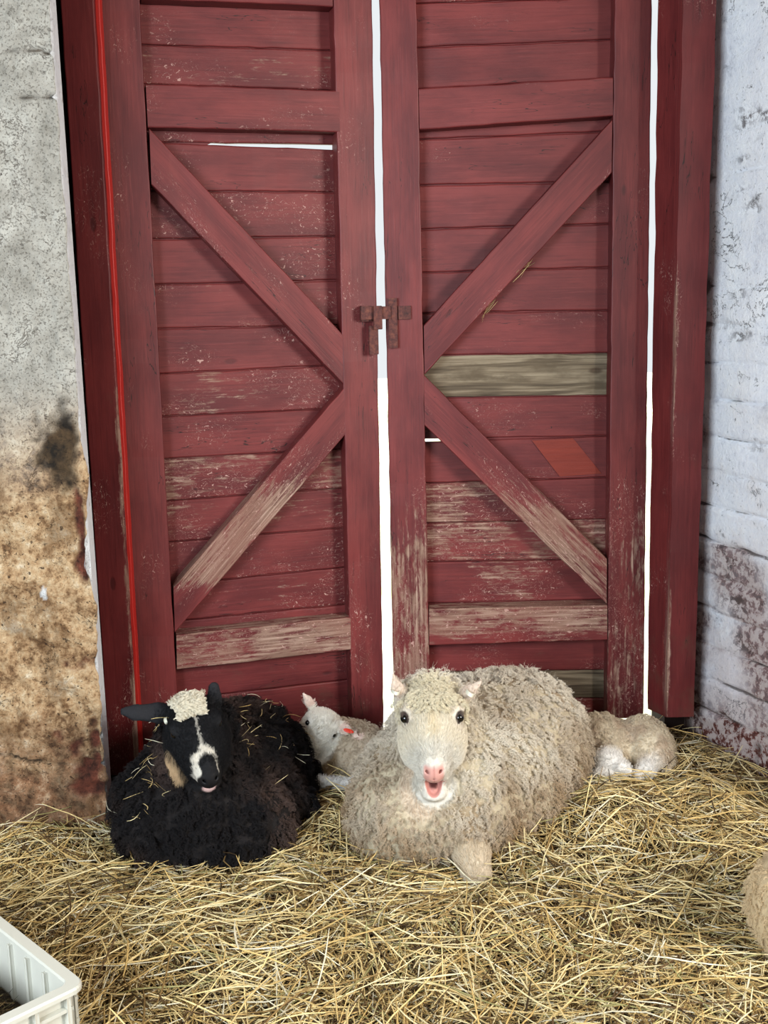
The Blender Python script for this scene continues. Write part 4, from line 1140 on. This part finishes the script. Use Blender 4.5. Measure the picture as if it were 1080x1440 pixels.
o = seat(wool('forelock', V, F, N, poll+1e-9, 700, 7, .034, .42, .0060, 1.9, .00050, lambda p, n: np.tile(np.array(lin(232, 224, 204)), (len(p), 1)), wool_m, blk, k=9, droop=.3, seed=25, clump=.0016,
          grainf=lambda p, n: np.tile(BR[:, 0]*.5, (len(p), 1))), blk); o['label'] = 'curly white tuft on the poll'
nf = hm*(1-poll)*sstep(.135, .12, L[:, 0]); eye_clear = np.ones(len(V))
for s in (-1, 1): eye_clear *= sstep(.016, .024, np.linalg.norm(V-WB(.012, s*.0575, .006), axis=1))
fuzz('face_hair', V, F, N, nf*eye_clear+1e-9, 11000, .0065, vcolor(V, col), blk, -BR[:, 0])
jaw = sstep(.042, .026, np.linalg.norm((L-np.array([.060, -.060, -.078]))*np.array([.7, 1, .8]), axis=1))
o = fuzz('cheek_hair', V, F, N, jaw+1e-9, 1500, .024, vcolor(V, col), blk, (0.0, -.2, -1), .0003, .6); o['label'] = 'tan tuft under the cheek'
ear_loop((-.575, 2.80, .388), axes_from((1, .1, .35), (0, -1, .2)), .0040, .016, .0008, blk, tag_m)

# ================================================================= lambs
def lamb(name_pos, label, solids, box, fine, head, ears, colf, wool_n, hair_len, group=None, seed=1, eyes=True, pinkmuzzle=True, dens_cut=None, rad=.0004):
    root = tag(empty('lamb', name_pos), label, 'lamb')
    S = Solid(box[0], box[1], .008, [fine], .0026)
    for sdef in solids:
        if sdef[0] == 'e': S.ell(sdef[1], sdef[2], sdef[3], sdef[4] if len(sdef) > 4 else None)
        else: S.cone(sdef[1], sdef[2], sdef[3], sdef[4], sdef[5])
    O, R, k = head
    head_solids(S, O, R, k, 0.0, wide=1.0)
    for e in ears:
        pts, rs, n = e
        for i in range(len(pts)-1): S.cone(pts[i], pts[i+1], rs[i], rs[i+1], .008, flat=(n, 2.2))
    V, F, N = finish(S)
    L = local(V, O, R, k)
    hm = sstep(.125, .095, np.linalg.norm(L*np.array([.62, 1, 1])-np.array([.022, 0, -.018]), axis=1))
    V = V+N*((1-hm)*(.004*fbm(V, 30, 3, 5)))[:, None]
    em = np.zeros(len(V))
    for e in ears:
        for p in e[0][1:]: em = np.maximum(em, sstep(.022, .015, np.linalg.norm(V-np.array(p), axis=1)))
    col = colf(V, L, hm, em)
    nose = hm*sstep(.142, .153, L[:, 0])*sstep(.026, .018, np.abs(L[:, 1]))*sstep(-.056, -.046, L[:, 2])
    col = mixc(col, lin(196, 140, 130), nose*.9)
    seat(skin_object('body', V, F, col, hide, root, nose*.6), root)
    if eyes:
        for s in (-1, 1): ball('eye', np.asarray(O)+R@(np.array([.014, s*.0655, .015])*k), .0140*k, eye_m, root, root)
    legm = dens_cut(V) if dens_cut else np.zeros(len(V))
    d = (1-hm)*(1-em)*(1-legm)*(V[:, 2] > -.02)
    seat(wool('fleece', V, F, N, d+1e-9, wool_n, 6, hair_len, .7, .0020, 1.6, rad*.8, vcolor(V, col*1.12), wool_m, root, k=7, droop=.4, seed=seed, clump=.0014, relief=90, depth=.004), root)
    d = hm*sstep(.13, .11, L[:, 0])+em*.2+legm*.5
    for s in (-1, 1): d = d*sstep(.017*k+.001, .030*k, np.linalg.norm(V-(np.asarray(O)+R@(np.array([.014, s*.0655, .015])*k)), axis=1))
    fuzz('face_hair', V, F, N, d+1e-9, 3600, .014, vcolor(V, col*1.05), root, -R[:, 0], .00030, .55)
    return root
# lamb between the two ewes
fL = np.array([-.42, -.45, -.79]); uL = (.265, -.842, .339)
LO = np.array([-.208, 3.320, .162]); LR = axes_from(fL, uL)
def colL(V, L, hm, em):
    c = np.tile(np.array(lin(196, 180, 158)), (len(V), 1))
    c = mixc(c, lin(120, 92, 56), sstep(.06, .03, np.linalg.norm((V-np.array([-.20, 3.30, .06]))*np.array([1, .6, .8]), axis=1))*.8)
    c = mixc(c, lin(232, 230, 226), sstep(3.23, 3.19, V[:, 1]))
    c = c*(1-hm[:, None])+np.array(lin(248, 244, 234))*hm[:, None]
    return mixc(c, lin(240, 218, 206), em)
l1 = lamb((-.15, 3.35, 0), 'small white lamb with a red ear tag peeping out between the black and white ewes',
          [('e', (-.10, 3.37, .055), (.095, .13, .085), .04), ('e', (-.05, 3.30, .04), (.07, .09, .07), .04),
           ('c', (-.19, 3.375, .14), (-.13, 3.40, .08), .040, .06, .04), ('c', (-.19, 3.36, .11), (-.205, 3.29, .03), .034, .024, .03),
           ('c', (-.205, 3.29, .03), (-.19, 3.24, .015), .022, .018, .02), ('c', (-.08, 3.26, .05), (-.075, 3.17, .035), .045, .028, .03),
           ('c', (-.075, 3.165, .03), (-.205, 3.175, .042), .022, .017, .02)],
          ((-.40, 3.08, -.04), (.10, 3.56, .32)), ((-.30, 3.22, .07), (-.13, 3.42, .28)), (LO, LR, .66),
          [([(-.235, 3.355, .205), (-.246, 3.352, .232), (-.262, 3.35, .258)], [.012, .014, .004], (.6, -1, 0)),
           ([(-.172, 3.335, .158), (-.136, 3.322, .150), (-.096, 3.310, .136)], [.014, .0165, .005], (0.1, -.8, .6))],
          colL, 3600, .010, seed=31, dens_cut=lambda V: sstep(3.23, 3.19, V[:, 1]))
redtag = plain('red_tag_plastic', (236, 62, 40), .45)
_tr = axes_from((.93, -.1, -.28), (0, -.8, .6))
o = ball('ear_tag', (0, 0, 0), 1, redtag, l1, l1); o.data.transform(Matrix([[_tr[i, 0]*.0165, _tr[i, 1]*.0065, _tr[i, 2]*.0022, ((-.124, 3.306, .150)[i])] for i in range(3)]+[[0, 0, 0, 1]])); o['label'] = 'bright red ear tag'
# lamb asleep by the right jamb
def colR(V, L, hm, em):
    c = np.tile(np.array(lin(204, 190, 166)), (len(V), 1))
    c = mixc(c, lin(180, 156, 134), sstep(-.1, .6, fbm(V, 18, 3, 4))*.6)
    c = mixc(c, lin(222, 218, 212), sstep(3.27, 3.23, V[:, 1]))
    c = c*(1-hm[:, None])+np.array(lin(222, 212, 196))*hm[:, None]
    return mixc(c, lin(214, 170, 158), em)
RO2 = np.array([.545, 3.49, .075]); RR2 = axes_from((-.55, -.25, -.6), (-.5, -.3, .8))
lamb((.76, 3.36, 0), 'cream lamb curled asleep on the straw next to the whitewashed wall', [
    ('e', (.800, 3.375, .050), (.088, .125, .088), .03), ('e', (.675, 3.40, .060), (.080, .11, .080), .025),
    ('c', (.63, 3.43, .08), (.575, 3.49, .10), .05, .035, .03),
    ('c', (.70, 3.33, .06), (.655, 3.235, .065), .05, .035, .03), ('c', (.655, 3.235, .065), (.690, 3.20, .060), .034, .024, .02),
    ('c', (.690, 3.20, .058), (.708, 3.19, .052), .018, .014, .01),
    ('c', (.68, 3.24, .02), (.625, 3.19, .022), .030, .028, .02), ('c', (.625, 3.19, .022), (.665, 3.17, .025), .028, .018, .015),
    ('c', (.80, 3.30, .035), (.775, 3.235, .035), .04, .024, .02), ('c', (.775, 3.235, .03), (.745, 3.215, .022), .022, .017, .015),
    ('c', (.865, 3.33, .03), (.850, 3.27, .01), .025, .012, .02)],
     ((.46, 3.08, -.04), (.96, 3.58, .26)), ((.47, 3.38, .0), (.60, 3.55, .2)), (RO2, RR2, .52),
     [([(.575, 3.525, .10), (.595, 3.535, .10), (.61, 3.54, .095)], [.010, .012, .004], (0, 1, .3)), ([(.52, 3.46, .11), (.51, 3.44, .11), (.505, 3.43, .10)], [.010, .012, .004], (0, 1, .3))],
     colR, 5200, .010, seed=33, dens_cut=lambda V: sstep(3.27, 3.23, V[:, 1]))
# woolly back of a further sheep, mostly beyond the picture's edge
def colC(V, L, hm, em):
    c = np.tile(np.array(lin(206, 184, 148)), (len(V), 1))
    c = c*(1-hm[:, None])+np.array(lin(220, 206, 180))*hm[:, None]
    return mixc(c, lin(214, 176, 160), em)
CO = np.array([1.290, 2.225, .255]); CR_ = axes_from((.45, -.75, -.5), (0, 0, 1))
hc_ = axes_from((.95, .1, 0), (0, 0, 1))
o = lamb((1.055, 2.345, -0.005), 'cream woolly young sheep lying at the edge of the straw, only its back showing', [
    ('e', (1.035, 2.315, 0.110), (.225, .16, .145), .05, hc_), ('e', (0.925, 2.325, 0.090), (.125, .14, .135), .05, hc_),
    ('c', (1.185, 2.345, 0.135), (1.280, 2.275, 0.245), .09, .055, .04),
    ('c', (1.205, 2.245, 0.055), (1.105, 2.195, 0.015), .035, .02, .02), ('c', (0.975, 2.265, 0.035), (1.035, 2.205, 0.015), .04, .02, .02)],
    ((0.73, 2.005, -0.045), (1.415, 2.585, 0.395)), ((1.215, 2.065, 0.115), (1.375, 2.325, 0.355)), (CO, CR_, .70),
    [([(1.255, 2.285, 0.295), (1.225, 2.290, 0.310), (1.195, 2.295, 0.305)], [.012, .016, .005], (0, -1, .3)), ([(1.330, 2.285, 0.295), (1.355, 2.295, 0.310), (1.385, 2.305, 0.305)], [.012, .016, .005], (0, -1, .3))],
    colC, 5200, .020, seed=35, rad=.00045)

# ---------------------------------------------------------------- loose straw lying on the animals
def scraps(name, label, n, boxlo, boxhi, host_V, host_N, tints, seed, ln=(.02, .06)):
    m = ((host_V > boxlo) & (host_V < boxhi)).all(1) & (host_N[:, 2] > .15) & (host_N[:, 1] < .5)
    ids = np.nonzero(m)[0]; i = rng.choice(ids, n)
    p = host_V[i]+host_N[i]*.022
    return strands(p[:, 0], p[:, 1], p[:, 2], rng.random(n)*6.28, rng.normal(0, .5, n), rng.uniform(*ln, n), rng.uniform(.0012, .0024, n),
                   TINTS[rng.choice(tints, n)]*.95, rng.normal(0, .7, n))
_bm = bpy.data.objects['body.001'].data
_co = np.empty(len(_bm.vertices)*3); _bm.vertices.foreach_get('co', _co); _co = _co.reshape(-1, 3)
_no = np.empty(len(_bm.vertices)*3); _bm.vertices.foreach_get('normal', _no); _no = _no.reshape(-1, 3)
a_ = scraps('', '', 42, (-.80, 2.75, .12), (-.56, 3.1, .40), _co, _no, [0, 1, 5, 2], 1)
b_ = scraps('', '', 34, (-.42, 2.85, .12), (-.15, 3.4, .40), _co, _no, [0, 1, 5, 2], 2)
Vq, Fq, Tq = join([a_, b_])
me = tri_mesh('straw_scraps', Vq, Fq, [straw_m], Tq)
tag(link(bpy.data.objects.new('straw_scraps', me)), 'short pale straw scraps caught in the black fleece', 'straw', kind='stuff')

# wisps of hay caught on the right leaf
def wisp(px, py, n, lab, seed, tilt):
    p = Rp(px, py, .01); r = np.random.default_rng(seed)
    q = p+r.normal(0, .004, (n, 3))*np.array([1, .3, 1])
    Vw, Fw, Tw = strands(q[:, 0], q[:, 1], q[:, 2], r.normal(0, .25, n)+(0 if tilt > 0 else math.pi), np.abs(r.normal(abs(tilt), .25, n)), r.uniform(.04, .10, n), r.uniform(.0012, .002, n),
                         TINTS[r.choice([1, 2, 3, 6], n)], r.normal(0, .3, n))
    tag(link(bpy.data.objects.new('hay_wisp', tri_mesh('hay_wisp', Vw, Fw, [straw_m], Tw))), lab, 'hay')
wisp(686, 432, 7, 'dry hay wisp hanging from the upper brace just above the grey board', 3, .9)
wisp(737, 378, 5, 'thin dark hay wisp caught halfway up the upper brace', 4, .7)
